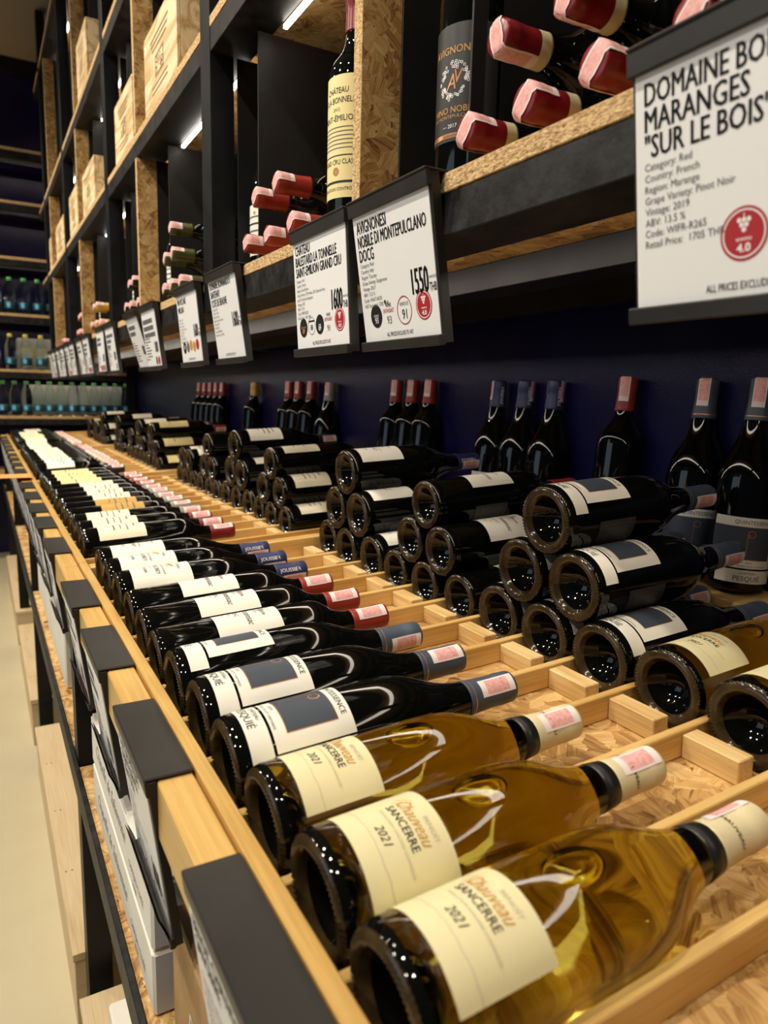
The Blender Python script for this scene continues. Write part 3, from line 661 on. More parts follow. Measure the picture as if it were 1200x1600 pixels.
def pr_potensac(p):
    p.text('Château Potensac', 0.002, -0.002, 0.0080, INK, 0.75, 'C', 0, 0.35, 0.070); p.text('MÉDOC', 0.002, -0.0135, 0.0050, INK, 1.3, 'C')
    p.text('2017', -0.022, -0.0140, 0.0036, GREYINK, 1.0, 'C'); p.text('Grand Vin', 0.0, -0.0215, 0.0050, OCHRE, 0.9, 'C', 0, 0.3); p.text('de Bordeaux', 0.0, -0.0275, 0.0036, OCHRE, 0.9, 'C', 0, 0.3)
    r = random.Random(5)
    for k in range(26): p.disc(0.010 + r.gauss(0, 0.0065), 0.0205 + r.gauss(0, 0.0036), 0.0016, GREYINK, 8, 0.7, 0.0011)
    p.line([(0.010, 0.010), (0.010, 0.020)], 0.0010, GREYINK); p.line([(-0.022, 0.0105), (0.036, 0.0105)], 0.0004, GREYINK)
    for k in range(3): p.rect(-0.016 + 0.007 * k, 0.0115, -0.012 + 0.007 * k, 0.0165, FAINT)
def pr_joussier(p):
    p.text('JOUSSIER', 0.002, -0.0235, 0.0042, INK, 1.0, 'C'); p.text('2018', -0.004, -0.0145, 0.0030, GREYINK, 1.0, 'C')
    p.text('MERCUREY', 0.002, -0.0080, 0.0060, INK, 0.9, 'C', 0.004); p.line([(-0.020, -0.0095), (0.024, -0.0095)], 0.0004, GREYINK)
    p.text('DOMAINE DE LEVANT', 0.002, 0.0020, 0.0030, INK, 1.0, 'C')
    for a, b, c_ in ((-0.006, 0.014, 0.0032), (0.0, 0.0155, 0.0030), (0.005, 0.0175, 0.0022), (-0.010, 0.012, 0.0016), (0.004, 0.0105, 0.0014), (-0.004, 0.0095, 0.0014)): p.disc(a, b, c_, OCHRE, 12)
    p.text('LES TERRES', 0.004, 0.0235, 0.0036, INK, 0.9, 'C', 0, 0.2)
def pr_small(seed):
    def fn(p):
        r = random.Random(seed)
        for k in range(4):
            w = r.uniform(0.016, 0.034); v = 0.022 - 0.0125 * k; p.rect(-w, v, w, v + r.uniform(0.0012, 0.0034), GREYINK if k != 1 else INK, 8)
        p.disc(0, 0.030, 0.0032, OCHRE, 12)
    return fn
def pr_avig(p):
    p.text('AVIGNONESI', 0.0, 0.028, 0.0072, OCHRE, 0.9, 'C', 0.008, 0, 0.058); p.line([(-0.033, 0.0255), (0.033, 0.0255)], 0.0004, OCHRE)
    r = random.Random(9)
    for k in range(70):
        a = r.uniform(0, 2 * PI); q = r.uniform(0.0125, 0.0185); p.disc(q * math.cos(a), 0.002 + q * math.sin(a), 0.0015, WHITEINK, 7, 0.7, 0.0009)
    p.text('A', -0.003, -0.0060, 0.0150, COPPER, 0.8, 'C', 0.004, 0.2); p.text('V', 0.0055, -0.0005, 0.0130, COPPER, 0.8, 'C', 0.004, 0.2)
    p.text('VINO NOBILE', 0.0, -0.0285, 0.0062, OCHRE, 0.9, 'C', 0.006, 0, 0.054); p.text('DI MONTEPULCIANO', 0.0, -0.0335, 0.0032, OCHRE, 0.9, 'C', 0, 0, 0.054)
    p.text('— 2017 —', 0.0, -0.0430, 0.0038, WHITEINK, 1.0, 'C'); p.rect(-0.040, -0.0525, 0.040, -0.0480, COPPER, 12)
    p.text('AVIGNONESI', 0.0, -0.0518, 0.0026, INK, 1.0, 'C')
def pr_yellow(p):
    p.text('CHÂTEAU', 0, 0.052, 0.0070, INK, 0.8, 'C', 0, 0.1); p.text('DE LA BONNELLE', 0, 0.0405, 0.0072, INK, 0.75, 'C', 0, 0.1, 0.062)
    p.text('2012', 0, 0.0310, 0.0040, GREYINK, 1.0, 'C'); p.text('SAINT-ÉMILION', 0, 0.0190, 0.0072, INK, 0.8, 'C', 0, 0, 0.062)
    for k in range(6): p.rect(-0.030, 0.0110 - 0.005 * k, 0.030, 0.0122 - 0.005 * k, GREYINK, 10)
    p.rect(-0.042, -0.023, 0.042, -0.0216, INK, 12); p.text('GRAND CRU CLASSÉ', 0, -0.033, 0.0062, INK, 0.8, 'C', 0, 0, 0.064)
    p.disc(0, -0.0415, 0.0052, COPPER, 16); p.rect(-0.042, -0.056, 0.042, -0.0530, INK, 12); p.text('APPELLATION CONTRÔLÉE', 0, -0.065, 0.0040, INK, 0.9, 'C')
def pr_back(p):
    for k in range(9): p.rect(-0.026, 0.016 - 0.0042 * k, 0.026 - 0.006 * (k % 3), 0.0172 - 0.0042 * k, GREYINK, 6)
    p.line([(-0.029, -0.023), (0.029, -0.023), (0.029, 0.022), (-0.029, 0.022), (-0.029, -0.023)], 0.0004, GREYINK)
KIND = {
 'sancerre': dict(shape='burg', glass=(GLASS_W, GLASS_B), labels=[('front_label', 0.021, 0.081, 0.0500, LAB_CREAM, pr_sancerre, 0)], cap=(0.2435, CAP_CREAM, None, None), band=True, bubble=True, captxt=('BENOÎT CHAUVEAU', INK, False, 0.0030, 0.262)),
 'quinte': dict(shape='burg', glass=(GLASS_D, GLASS_B), labels=[('front_label', 0.0350, 0.1050, 0.0490, LAB_WHITE, pr_quinte, 0), ('lower_label', 0.0140, 0.0325, 0.0490, LAB_WHITE, pr_strip, 0.27), ('back_label', 0.050, 0.108, 0.034, LAB_GREY, pr_back, 2.55)], cap=(0.2380, CAP_SLATE, (3,), COPPER)),
 'potensac': dict(shape='bord', glass=(GLASS_D, GLASS_B), labels=[('front_label', 0.0700, 0.1480, 0.0470, LAB_WHITE, pr_potensac, 0), ('back_label', 0.07, 0.13, 0.030, LAB_GREY, pr_back, 2.8)], cap=(0.2480, CAP_RED, None, None)),
 'joussier': dict(shape='burg', glass=(GLASS_D, GLASS_B), labels=[('front_label', 0.0215, 0.1060, 0.0450, LAB_WHITE, pr_joussier, 0), ('back_label', 0.05, 0.10, 0.030, LAB_GREY, pr_back, 2.9)], cap=(0.2420, CAP_NAVY, None, None), captxt=('JOUSSIER', WHITEINK, True, 0.0060, 0.248)),
 'cream_red': dict(shape='bord', glass=(GLASS_D, GLASS_B), labels=[('front_label', 0.0310, 0.1180, 0.0480, LAB_IVORY, pr_small(1), 0)], cap=(0.2480, CAP_WINE, None, None)),
 'gold_grey': dict(shape='bord', glass=(GLASS_D, GLASS_B), labels=[('front_label', 0.0720, 0.1650, 0.0460, LAB_GOLD, pr_small(2), 0)], cap=(0.2480, CAP_GREY, None, None)),
 'white_grey': dict(shape='bord', glass=(GLASS_D, GLASS_B), labels=[('front_label', 0.0760, 0.1640, 0.0470, LAB_IVORY, pr_small(3), 0)], cap=(0.2480, CAP_GREY, None, None)),
 'wide_red': dict(shape='bord', glass=(GLASS_D, GLASS_B), labels=[('front_label', 0.0360, 0.1450, 0.0490, LAB_YEL, pr_small(4), 0)], cap=(0.2480, CAP_RED, None, None)),
 'white_black': dict(shape='burg', glass=(GLASS_D, GLASS_B), labels=[('front_label', 0.0380, 0.1270, 0.0500, LAB_WHITE, pr_small(5), 0)], cap=(0.2400, CAP_BLACK, None, None)),
 'straw_gold': dict(shape='bord', glass=(GLASS_D, GLASS_B), labels=[('front_label', 0.0400, 0.1350, 0.0490, LAB_IVORY, pr_small(6), 0)], cap=(0.2480, CAP_GOLD, None, None)),
 'cream_pale': dict(shape='bord', glass=(GLASS_D, GLASS_B), labels=[('front_label', 0.0400, 0.1350, 0.0490, LAB_IVORY, pr_small(7), 0)], cap=(0.2480, CAP_CREAM, None, None)),
 'avignonesi': dict(shape='bord', glass=(GLASS_D, GLASS_B), labels=[('front_label', 0.0500, 0.1620, 0.0480, LAB_BLACK, pr_avig, 0)], cap=(0.2480, CAP_WINE, (1, 2, 3, 4), CAP_CREAM), captxt=('AVIGNONESI', OCHRE, True, 0.0040, 0.268)),
 'plain_red': dict(shape='bord', glass=(GLASS_D, GLASS_B), labels=[], cap=(0.2440, CAP_RED, None, None)),
 'yellow_label': dict(shape='bord', glass=(GLASS_D, GLASS_B), labels=[('front_label', 0.0400, 0.1880, 0.0560, LAB_YEL, pr_yellow, 0)], cap=(0.2480, CAP_WINE, None, None)),
 'dark_green': dict(shape='bord', glass=(GLASS_D, GLASS_B), labels=[], cap=(0.2480, CAP_GREEN, None, None)),
 'dark_gold': dict(shape='bord', glass=(GLASS_D, GLASS_B), labels=[], cap=(0.2480, CAP_GOLD, None, None)),
 'dark_black': dict(shape='bord', glass=(GLASS_D, GLASS_B), labels=[], cap=(0.2480, CAP_BLACK, None, None)),
 'white_silver': dict(shape='burg', glass=(GLASS_D, GLASS_B), labels=[('front_label', 0.060, 0.130, 0.048, LAB_WHITE, pr_small(8), 0)], cap=(0.2400, CAP_GREY, None, None)),
}
BM = {}
def kit(kind):
    if kind in BM: return BM[kind]
    K = KIND[kind]; sh = K['shape']; d = {}
    key = ('body', sh, K['glass'][0].name)
    if key not in BM: BM[key] = body_mesh(sh, *K['glass'])
    d['body'] = BM[key]; d['labels'] = []
    for nm, z0, z1, half, m_, pf, rot in K['labels']:
        p = Print(); pf(p)
        d['labels'].append((nm, patch(sh, z0, z1, half, m_, name=nm), p.wrap(RF[sh], (z0 + z1) / 2), rot))
    z0, cm, band, gold = K['cap']; d['cap'] = capsule_mesh(sh, z0, cm, band, gold)
    if K.get('band'):
        v, f, mi = lathe([(0.2290, 0.0176), (0.2293, 0.0187), (0.2432, 0.0173), (0.2436, 0.0165)], 40); d['band'] = mesh('neck_band', v, f, CAP_BLACK, None, True)
    if K.get('bubble'): d['bubble'] = bubble_mesh()
    if K.get('captxt'):
        t, m_, along, h, zc = K['captxt']; p = Print(); rr = lambda z: RF[sh](z) + 0.0008
        if along: p.text(t, 0, -h / 2, h, m_, 1.0, 'L', 0.01, 0, 0.036 if kind == 'joussier' else 0.018); d['captxt'] = p.wrap_along(rr, zc, -PI / 2)
        else: p.text(t, 0, -h / 2, h, m_, 1.0, 'C', 0.008, 0, 0.050); d['captxt'] = p.wrap(rr, zc)
    for s in (0, 1):
        if ('stamp', sh, s) not in BM: BM['stamp', sh, s] = stamp_mesh(sh, s)
    d['stamp'] = (BM['stamp', sh, 0], BM['stamp', sh, 1]); BM[kind] = d
    return d
LIE = Matrix.Rotation(PI / 2, 4, 'Y'); OUT = Matrix.Rotation(-PI / 2, 4, 'Y'); UP = Matrix.Identity(4)
def bottle(kind, loc, rot, roll, label, group, stamp=None, side=True, captxt_rot=0.0, body_label=True):
    """roll turns the bottle about its own axis; stamp = angle of the duty strip relative to the label"""
    d = kit(kind); T = thing('wine_bottle', label, 'bottle', loc, group)
    T.matrix_world = (TILT if rot == LIE else UP) @ Matrix.Translation((loc[0], loc[1], loc[2] + H)) @ rot @ Matrix.Rotation(roll, 4, 'Z')
    put('glass_body', d['body'], T)
    for nm, lm, pm, r in d['labels']:
        o = put(nm, lm, T); o.rotation_euler.z = r; put('print', pm, o)
    c = put('capsule', d['cap'], T)
    if 'captxt' in d: put('print', d['captxt'], c).rotation_euler.z = captxt_rot
    if 'band' in d: put('neck_band', d['band'], T)
    if 'bubble' in d and rot is not UP: put('air_bubble', d['bubble'], T).rotation_euler.z = -roll + (0.12 if rot == LIE else 0)
    if stamp is not None: put('tax_stamp', d['stamp'][1 if side else 0], T).rotation_euler.z = stamp
    return T
def lie_roll(deg): return PI + math.radians(deg) + PI / 2          # label centre turned deg from the top towards the aisle end nearest the camera
def stamp_at(deg_world, deg_label): return math.radians(deg_world - deg_label) - PI / 2
rnd = random.Random(11)
ZB = {'burg': -0.2715, 'bord': -0.2795}
def zlie(shape):                                                      # bottle rests on the two divider tops or on the floor
    r = RAD[shape]; w = P_ / 2 - 0.0045
    return ZD + math.sqrt(r * r - w * w) + 0.0004 if r > w else ZF + r + 0.0004
DESC = {'sancerre': 'amber white-wine bottle with cream label', 'quinte': 'black bottle with slate-blue label square', 'potensac': 'dark red-capped bottle with tree label',
        'joussier': 'dark indigo-capped bottle', 'cream_red': 'dark ivory-label bottle with wine-red capsule', 'gold_grey': 'dark bottle with gold label',
        'white_grey': 'dark ivory-label bottle with grey capsule', 'wide_red': 'dark bottle with wide straw label', 'white_black': 'dark white-label bottle with black capsule',
        'straw_gold': 'dark ivory-label bottle with gold capsule', 'cream_pale': 'dark ivory-label bottle with cream capsule'}
PLACE3 = ('nearest', 'middle', 'farthest')
FRONT = [['sancerre'] * 3 + ['quinte'] * 3 + ['potensac'] * 3 + ['joussier'] * 3,
         ['cream_red'] * 3 + ['gold_grey'] * 2 + ['white_grey'] * 4 + ['wide_red'] * 4,
         ['white_black'] * 2 + ['straw_gold'] * 3 + ['cream_pale'] * 4 + ['cream_red'] * 4,
         ['cream_pale'] * 3 + ['wide_red'] * 3 + ['straw_gold'] * 3 + ['white_grey'] * 3]
TL_ = {'sancerre': [-6, 8, -8], 'quinte': [-6, -10, -34], 'potensac': [-18, -18, -22], 'joussier': [4, 2, -8]}
ST_ = {'sancerre': [-38, 20, 35], 'quinte': [45, 35, 95], 'potensac': [38, 38, 38], 'joussier': [120, 120, 110]}
for ti in range(4):
    slots = TRAYS[ti][2][3:] if ti == 0 else TRAYS[ti][2]
    cnt = {}; tot = {k: FRONT[ti].count(k) for k in FRONT[ti]}
    for kind, y in zip(FRONT[ti], slots):
        n = cnt.get(kind, 0); cnt[kind] = n + 1; sh = KIND[kind]['shape']
        th = TL_[kind][n] if ti == 0 else rnd.uniform(-14, 8); st = ST_[kind][n] if ti == 0 else rnd.uniform(10, 60)
        pos = PLACE3[n] if ti == 0 else ORD[n]
        lab = '%s, front row of %s tray, %s of its kind' % (DESC[kind], TN[ti], pos) if ti else '%s, %s of three with bases against the rail' % (DESC[kind], pos)
        bottle(kind, (0.1550 + rnd.uniform(0, 0.003), y + rnd.uniform(-0.001, 0.001), zlie(sh)), LIE, lie_roll(th), lab, 'front row bottles in the trays', stamp_at(st, th), True, math.radians(60 - th) if kind == 'joussier' else 0)
# ---- stacks behind the stop blocks
def stack(kind, slots, rows, desc, ti, jit=0.006, tilt=0.0):
    sh = KIND[kind]['shape']; r = RAD[sh]; z = zlie(sh); ys = list(slots); n0 = len(ys)
    for row in range(rows):
        for k, y in enumerate(ys):
            th = rnd.uniform(-24, 2)
            rn = ('bottom', 'middle', 'top')[row]
            pos = 'only one' if len(ys) == 1 else (('nearest', 'farther') if len(ys) == 2 else ('nearest', 'centre', 'farthest'))[k]
            bottle(kind, (0.5685 + rnd.uniform(-0.001, jit), y, z + 0.0003 * row), LIE, lie_roll(th), '%s, %s in %s row, %s' % (DESC[kind], pos, rn, desc), 'bottles stacked behind the stop blocks', stamp_at(rnd.uniform(60, 110), th), True, math.radians(70 - th) if kind == 'joussier' else 0)
        ys = [(a + b) / 2 for a, b in zip(ys, ys[1:])]; z += math.sqrt(max(1e-6, 4 * r * r - (P_ / 2) ** 2)) + 0.0004
s1_ = TRAYS[0][2]
for k, y in enumerate(s1_[3:6]):
    th = (-8, -6, -10)[k]
    bottle('sancerre', (0.5700 + 0.002 * k, y, zlie('burg')), LIE, lie_roll(th), 'amber white-wine bottle, %s of the single row behind the stop blocks' % PLACE3[k], 'bottles stacked behind the stop blocks', stamp_at(60, th))
stack('quinte', s1_[6:9], 3, 'nearest pyramid', 0)
stack('potensac', s1_[9:12], 3, 'second pyramid', 0)
stack('joussier', s1_[12:15], 3, 'third pyramid', 0)
STK = [('cream_red', 1, 0, 3, 3, 'first pyramid, second tray'), ('white_black', 1, 3, 6, 3, 'second pyramid, second tray'), ('white_grey', 1, 6, 9, 3, 'third pyramid, second tray'), ('cream_red', 1, 9, 12, 2, 'low pile, second tray'),
       ('wide_red', 2, 0, 3, 3, 'first pyramid, third tray'), ('cream_red', 2, 3, 6, 3, 'second pyramid, third tray'), ('white_black', 2, 6, 8, 2, 'small pile, third tray'), ('white_grey', 2, 9, 12, 3, 'last pyramid, third tray'),
       ('cream_red', 3, 0, 3, 3, 'first pyramid, last tray'), ('white_grey', 3, 3, 6, 2, 'low pile, last tray'), ('wide_red', 3, 7, 9, 2, 'small pile, last tray')]
for kind, ti, a, b, rows, desc in STK: stack(kind, TRAYS[ti][2][a:b], rows, desc, ti)
# ---- bottles standing on the back ledge, leaning on the wall
def lean(kind, y, label, deg=4.0, roll=None, stamp=-2.3, ct=0.0, dz=0.0):
    sh = KIND[kind]['shape']; r = RAD[sh]; a = math.radians(deg); x = WALL - 0.0035 - LEN[sh] * math.sin(a) - 0.0166 * math.cos(a)
    rot = Matrix.Rotation(a, 4, 'Y'); z = -0.262 + r * math.sin(a) * 0.92 + 0.0006 + dz
    bottle(kind, (x, y, z), rot, math.radians(-42 if roll is None else roll), label, 'bottles standing against the navy wall', stamp, False, ct)
G = 'standing against the navy wall'
lean('quinte', 0.607, 'black bottle with slate capsule %s, nearest the camera' % G, stamp=-2.0)
lean('quinte', 0.693, 'black bottle with slate capsule %s, second from the camera' % G, stamp=-2.1)
lean('plain_red', 0.844, 'lone dark bottle with brick-red capsule %s' % G, 5, stamp=-2.0)
for k, y in enumerate((1.016, 1.100, 1.184)): lean('joussier', y, 'dark bottle with indigo capsule, %s of three %s' % (PLACE3[k], G), 4.5, stamp=-0.4 if k < 2 else -2.9, ct=math.radians(30))
for k, y in enumerate((1.445, 1.524, 1.604)): lean('plain_red', y, 'dark red-capped bottle, %s of the nearest trio %s' % (PLACE3[k], G), 5, stamp=-2.0)
lean('white_silver', 2.012, 'dark bottle with silver-grey capsule and white label %s' % G, 4.5, stamp=-2.0)
for k, y in enumerate((2.151, 2.254, 2.341)): lean('plain_red', y, 'dark red-capped bottle, %s of the second trio %s' % (PLACE3[k], G), 5, stamp=-2.0)
lean('dark_gold', 2.704, 'dark bottle with gold capsule %s' % G, 5, stamp=-2.6)
for k, y in enumerate((3.124, 3.215, 3.307, 3.405, 3.498)): lean('plain_red', y, 'dark red-capped bottle, %s of the far group of five %s' % (ORD[k], G), 5, stamp=-2.0)
# ---- bottles on the rack, necks towards the aisle
def shelf_bottle(kind, y, z, x, label, st=0.0, tilt=0.0, roll=0.0):
    rot = Matrix.Rotation(math.radians(tilt), 4, 'Y') @ OUT
    bottle(kind, (x + 0.318, y * KR, z), rot, roll, label, 'bottles lying on the rack with necks out', st - roll, False, math.radians(150))
Z1 = LV[0] + 0.0378; DR = 0.0655
A = 'dark red-capped bottle lying on the rack above the nearest signs,'
for (y, z, x, n, st) in ((0.566, Z1, 0.398, 'bottom row farthest', 2.4), (0.488, Z1, 0.400, 'bottom row second from farthest', 2.4), (0.410, Z1, 0.398, 'bottom row third from farthest', 2.4), (0.332, Z1, 0.402, 'bottom row fourth from farthest', 2.4),
    (0.527, Z1 + DR, 0.400, 'second row farthest', 3.4), (0.449, Z1 + DR, 0.404, 'second row nearest', 2.6), (0.488, Z1 + 2 * DR, 0.404, 'topmost of the pile', 2.6)):
    shelf_bottle('avignonesi', y, z, x, '%s %s' % (A, n), st)
B = 'brick-red-capped bottle lying on the rack before the first steel post,'
for (y, z, x, n, st) in ((1.163, Z1, 0.392, 'bottom row farthest', 1.9), (1.085, Z1, 0.400, 'bottom row second', 1.9), (0.985, Z1, 0.398, 'bottom row nearest', 2.2), (1.124, Z1 + DR + 0.0004, 0.394, 'upper row farther', 2.2), (1.048, Z1 + DR + 0.006, 0.400, 'upper row nearer', 2.2)):
    shelf_bottle('plain_red', y, z, x, '%s %s' % (B, n), st)
BAYS = [('dark_green', 1.795, 'under the second upright panel'), ('dark_black', 2.275, 'before the second steel post'), ('dark_gold', 3.000, 'before the third upright panel'), ('plain_red', 3.455, 'before the third steel post'), ('plain_red', 4.15, 'before the fourth upright panel'), ('plain_red', 4.43, 'before the last steel post')]
CN = {'dark_green': 'olive-capped bottle', 'dark_black': 'black-capped bottle', 'dark_gold': 'gold-capped bottle', 'plain_red': 'red-capped bottle'}
for kind, y0, where in BAYS:
    rows = ((y0, 0), (y0 - 0.078, 0), (y0 - 0.156, 0), (y0 - 0.039, 1), (y0 - 0.117, 1)) + (((y0 - 0.078, 2),) if y0 < 2 else ())
    if y0 > 4: rows = rows[:2]
    nm = {}
    for y, r in rows:
        n = nm.get(r, 0); nm[r] = n + 1
        shelf_bottle(kind, y, Z1 + DR * r + 0.0003 * r, 0.396 + rnd.uniform(-0.004, 0.006), '%s on rack %s, %s row, %s from far' % (CN[kind], where, ('bottom', 'second', 'top')[r], ORD[n]), 1.9 + rnd.uniform(0, 0.6))
for kind, y, x, roll, lab in (('avignonesi', 0.6400, 0.4570, -66, 'dark bottle with black and gold label standing on the rack above the 1550 sign'),
                              ('yellow_label', 0.8580, 0.436, -70, 'bottle with tall straw-yellow label standing on the rack beside the upright osb panel')):
    bottle(kind, (x * KR, y * KR, LV[0] + 0.0003), UP, math.radians(roll), lab, None, 0.3, False)
for y, lab in ((POSTS[1], 'white-label bottle standing in the black niche beside the first visible steel post'), (PANELS[2], 'white-label bottle standing in the black niche beside the second upright panel'),
               (POSTS[2], 'white-label bottle standing in the black niche beside the second visible steel post'), (PANELS[3], 'white-label bottle standing in the black niche beside the third upright panel'),
               (POSTS[3], 'white-label bottle standing in the black niche beside the third visible steel post')):
    bottle('white_black', (0.499, y - (0.0615 if y in POSTS else 0.073), LV[0] + 0.0003), UP, math.radians(-72), lab, 'bottles standing in the black niches', None)

# ------------------------------------------------------------ wooden wine crates on the upper shelves
def crate(y0, y1, z, h, x, lab, seed):
    y0 *= KR; y1 *= KR; x = 0.404; w = y1 - y0; T = thing('wine_crate', lab, 'crate', (x, y0, z), 'wooden wine crates on the rack'); t = 0.009; dp = 0.33
    fr = box('front_board', CRATE, T, 0, 0.0, 0.0005, t, w, h - 0.006, 0.0012); box('lid', CRATE, T, 0.001, 0.001, h - 0.0055, dp, w - 0.001, h, 0.001)
    box('end_board', CRATE, T, t + 0.0003, 0, 0.0005, dp, t, h - 0.006, 0.001); box('end_board', CRATE, T, t + 0.0003, w - t, 0.0005, dp, w, h - 0.006, 0.001)
    box('back_board', CRATE, T, dp - t, t + 0.0003, 0.0005, dp, w - t - 0.0003, h - 0.006, 0.001); box('bottom_board', CRATE, T, t + 0.0003, t + 0.0003, 0.0005, dp - t - 0.0003, w - t - 0.0003, 0.008, 0.001)
    p = Print(); r = random.Random(seed); br = mat('burnt_print', (0.26, 0.16, 0.07), 0.7)
    for k in range(3): p.rect(-w * 0.28 + 0.01 * k, h * (0.78 - 0.07 * k), w * 0.28 - 0.01 * k, h * (0.81 - 0.07 * k), br)
    p.rect(-w * 0.13, h * 0.30, w * 0.13, h * 0.56, br); p.rect(-w * 0.11, h * 0.33, w * 0.11, h * 0.53, CRATE, lift=0.8)
    for k in range(14): p.disc(r.uniform(-w * 0.1, w * 0.1), h * r.uniform(0.34, 0.52), 0.008, br, 8, 0.9, 0.005)
    for k in range(2): p.rect(-w * 0.24, h * (0.20 - 0.07 * k), w * 0.24, h * (0.225 - 0.07 * k), br)
    put('print', p.mapped(lambda u, v, q: (-0.0003 - 0.0002 * q, w / 2 - u, v)), fr)
crate(1.562, 1.875, LV[1], 0.178, 0.388, 'wooden wine crate on the second shelf, nearest the camera', 1)
crate(2.035, 2.300, LV[1], 0.165, 0.388, 'wooden wine crate on the second shelf just beyond the second upright panel', 2)
crate(2.735, 3.040, LV[1], 0.155, 0.388, 'wooden wine crate on the second shelf, nearer of the pair beyond the second post', 3)
crate(3.215, 3.48, LV[1], 0.175, 0.388, 'wooden wine crate on the second shelf, farther of the pair beyond the second post', 4)
crate(3.72, 4.10, LV[1], 0.160, 0.388, 'wooden wine crate on the second shelf beyond the third post', 5)
crate(4.345, 4.47, LV[1], 0.170, 0.388, 'wooden wine crate on the second shelf at the far end', 6)
crate(2.80, 3.06, LV[2], 0.200, 0.388, 'wooden wine crate on the third shelf', 7)
crate(1.40, 1.70, LV[2], 0.200, 0.388, 'wooden wine crate on the third shelf, nearest the camera', 8)

# ------------------------------------------------------------ boxes on the lower shelf
ZS = -0.6198
def carton(name, x0, y0, z0, x1, y1, z1, mside, lab, rows=None, mfront=None, shade=None):
    T = thing(name, lab, 'box', (x0, y0, z0)); d = (x1 - x0, y1 - y0, z1 - z0)
    b = MB().box(0, 0, 0.0003, d[0], d[1], d[2], 0.003, mi=0, my=1); bd = b.build('carton', [mside, mfront or mside], T)
    box('lid_flap', mside, T, 0.002, 0.003, d[2] + 0.0001, d[0] / 2 - 0.001, d[1] - 0.003, d[2] + 0.0022, 0.0008); box('lid_flap', mside, T, d[0] / 2 + 0.001, 0.003, d[2] + 0.0001, d[0] - 0.002, d[1] - 0.003, d[2] + 0.0022, 0.0008)
    if rows:
        p = Print()
        for (t, u, v, h, m_, sh, al) in rows: p.text(t, u, v, h, m_, 0.9, al, 0.0, sh)
        put('print', p.mapped(lambda u, v, q: (-0.0002 - 0.0002 * q, d[1] - u, v)), bd)
    return T
SCR = 'Chapelle de Salavenne'
for k, z in enumerate((ZS, ZS + 0.0745)):
    carton('wine_case', 0.116, 0.640, z, 0.42, 1.060, z + 0.0715, BOXW, 'flat white wine case with grey script on the lower shelf, %s of the two' % ('lower', 'upper')[k],
           [(SCR, 0.05, 0.030, 0.020, mat('script_ink', (0.34, 0.34, 0.33), 0.6), 0.4, 'L'), ('CHÂTEAU CUVÉE', 0.30, 0.020, 0.008, GREYINK, 0, 'L'), ('2018', 0.32, 0.006, 0.008, GREYINK, 0, 'L')], BOXB)
carton('brown_carton', 0.128, 0.255, ZS, 0.42, 0.605, ZS + 0.145, KRAFT, 'brown cardboard carton with white letters on the lower shelf under the nearest sign', [('R', 0.060, 0.066, 0.022, WHITEINK, 0.2, 'L'), ('S', 0.100, 0.066, 0.022, WHITEINK, 0.2, 'L'), ('A', 0.075, 0.030, 0.022, WHITEINK, 0.2, 'L')])
carton('dark_case', 0.135, 1.26, ZS, 0.42, 1.50, ZS + 0.19, SHEET, 'black wine case on the lower shelf just beyond the first table leg')
carton('wine_case', 0.123, 1.53, ZS, 0.42, 1.98, ZS + 0.20, BOXW, 'tall white wine case on the lower shelf between the first two table legs')
carton('wine_case', 0.125, 2.02, ZS, 0.42, 2.34, ZS + 0.215, BOXW, 'white wine case on the lower shelf just before the second visible table leg')
carton('wine_case', 0.130, 2.45, ZS, 0.42, 2.90, ZS + 0.17, BOXG, 'grey wine case on the lower shelf beyond the second visible table leg')
carton('wine_case', 0.118, 0.24, -1.019, 0.42, 0.56, -0.915, BOXW, 'white wine case standing on the nearest plywood plinth', [('CUVÉE', 0.10, 0.12, 0.02, GREYINK, 0, 'L')])
carton('wine_case', 0.118, 0.62, -1.019, 0.42, 1.02, -0.93, BOXW, 'second white wine case standing on the nearest plywood plinth', [('CUVÉE', 0.10, 0.12, 0.02, GREYINK, 0, 'L')])

# ------------------------------------------------------------ shelves on the end wall with water bottles
EY = 5.25; ZE = [-0.188, 0.113, 0.466, 0.816, 1.154, 1.470]
ER = thing('end_rack', 'black steel rack with osb shelves of water bottles against the far end wall', 'shelving', (-1.6, EY, -H))
def ep(name, m_, x0, y0, z0, x1, y1, z1, **k): return box(name, m_, ER, x0 + 1.6, y0 - EY, z0 + H, x1 + 1.6, y1 - EY, z1 + H, 0.001, **k)
for x in (-1.6, -0.35, 0.905): ep('post', STEEL, x, EY - 0.002, -H, x + 0.05, EY + 0.05, 1.9); ep('post', STEEL, x, EY + 0.29, -H, x + 0.05, EY + 0.34, 1.9)
for z in ZE + [-0.55]:
    ep('shelf_board', [OSB_T, OSB_E], -1.55, EY, z - 0.018, 0.904, EY + 0.34, z, mi=1, mtop=0)
    ep('shelf_beam', STEELW, -1.55, EY + 0.001, z - 0.058, 0.904, EY + 0.04, z - 0.0183); ep('shelf_beam', STEEL, -1.55, EY + 0.18, z - 0.05, 0.904, EY + 0.22, z - 0.0183)
for z in ZE[1:]: ep('led_strip', LED, -1.5, EY + 0.05, z - 0.026, 0.88, EY + 0.06, z - 0.020)  # strips added under the end shelves to brighten the water bottles
wv, wf, wi = lathe([(0.012, 0), (0.008, 0.018), (0.0, 0.026), (0.003, 0.031), (0.012, 0.033), (0.05, 0.0325), (0.10, 0.0335), (0.14, 0.0325), (0.165, 0.028), (0.185, 0.021), (0.200, 0.0150), (0.215, 0.0125), (0.2195, 0.0125), (0.2196, 0)], 28)
WB = mesh('body', wv, wf, GLASS_C, None, True)
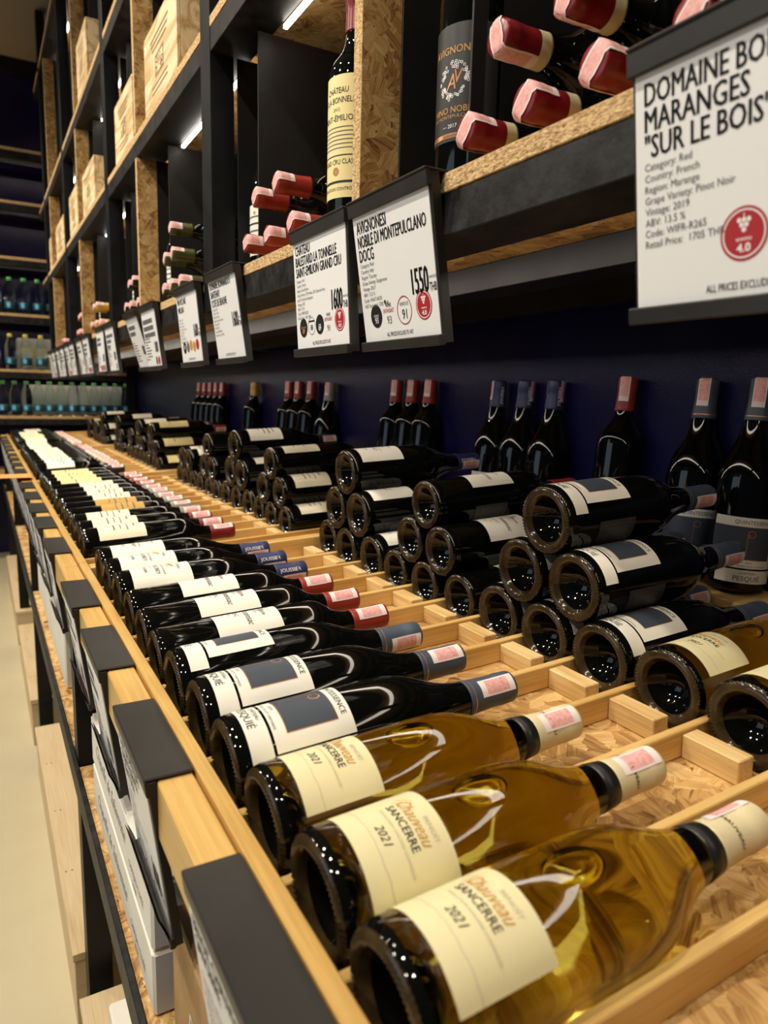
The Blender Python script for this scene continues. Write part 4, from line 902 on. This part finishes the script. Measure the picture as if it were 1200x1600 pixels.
def wcap(m_):
    v, f, i = lathe([(0.205, 0.0134), (0.206, 0.0146), (0.224, 0.0146), (0.2265, 0.0125), (0.227, 0)], 24); return mesh('cap', v, f, m_, None, True)
WCAP = {'green': wcap(mat('green_cap', (0.10, 0.42, 0.11), 0.4)), 'yellow': wcap(mat('yellow_cap', (0.72, 0.58, 0.05), 0.4))}
wl, wlf, wli = lathe([(0.030, 0.0334), (0.0302, 0.0337), (0.075, 0.0340), (0.0752, 0.0337)], 28); WLAB = mesh('label', wl, wlf, mat('teal_label', (0.02, 0.08, 0.095), 0.4), None, True)
wp = Print(); wp.rect(-0.012, -0.014, 0.010, 0.014, mat('sky_blue_print', (0.12, 0.45, 0.75), 0.4), 6); WPR = wp.wrap(lambda z: 0.0341, 0.052)
def water(x, z, c, lab, g):
    T = thing('water_bottle', lab, 'bottle', (x, EY + 0.045, z + 0.0003), g)
    put('body', WB, T); put('cap', WCAP[c], T); l = put('label', WLAB, T); put('print', WPR, l).rotation_euler.z = -0.3
for k in range(12): water(0.137 + 0.0697 * k, ZE[0], 'green', 'green-capped water bottle on the lowest end-wall bottle shelf, %s from left' % ORD[k], 'green-capped water bottles')
for k in range(7): water(0.105 + 0.0905 * k, ZE[1], 'yellow', 'yellow-capped water bottle on the end wall, %s from left' % ORD[k], 'yellow-capped water bottles')
for k in range(7): water(0.128 + 0.082 * k, ZE[2], 'green', 'green-capped water bottle on the upper bottle shelf of the end wall, %s from left' % ORD[k], 'green-capped water bottles')
YP = mat('yellow_print', (0.75, 0.48, 0.05), 0.5)
for k, (x0, x1, z, pr) in enumerate(((0.30, 0.585, ZE[0], 0), (0.60, 0.885, ZE[0], 0), (0.24, 0.47, ZE[1], 1), (0.485, 0.80, ZE[1], 1))):
    T = thing('bottle_carton', 'pale grey carton behind the %s water bottles, %s one' % (('yellow-capped' if pr else 'lowest green-capped'), ('left', 'right')[k % 2]), 'box', (x0, EY + 0.10, z + 0.0003), 'pale cartons behind the water bottles')
    b = MB().box(0, 0, 0, x1 - x0, 0.16, 0.205, 0.003).build('carton', BOXG, T)
    if pr:
        p = Print(); p.text('SPRUDEL', 0, 0.10, 0.035, YP, 0.8, 'C', 0.01, 0.2, 0.17); put('print', p.mapped(lambda u, v, q: ((x1 - x0) / 2 + u, -0.0004 - 0.0002 * q, v)), b)
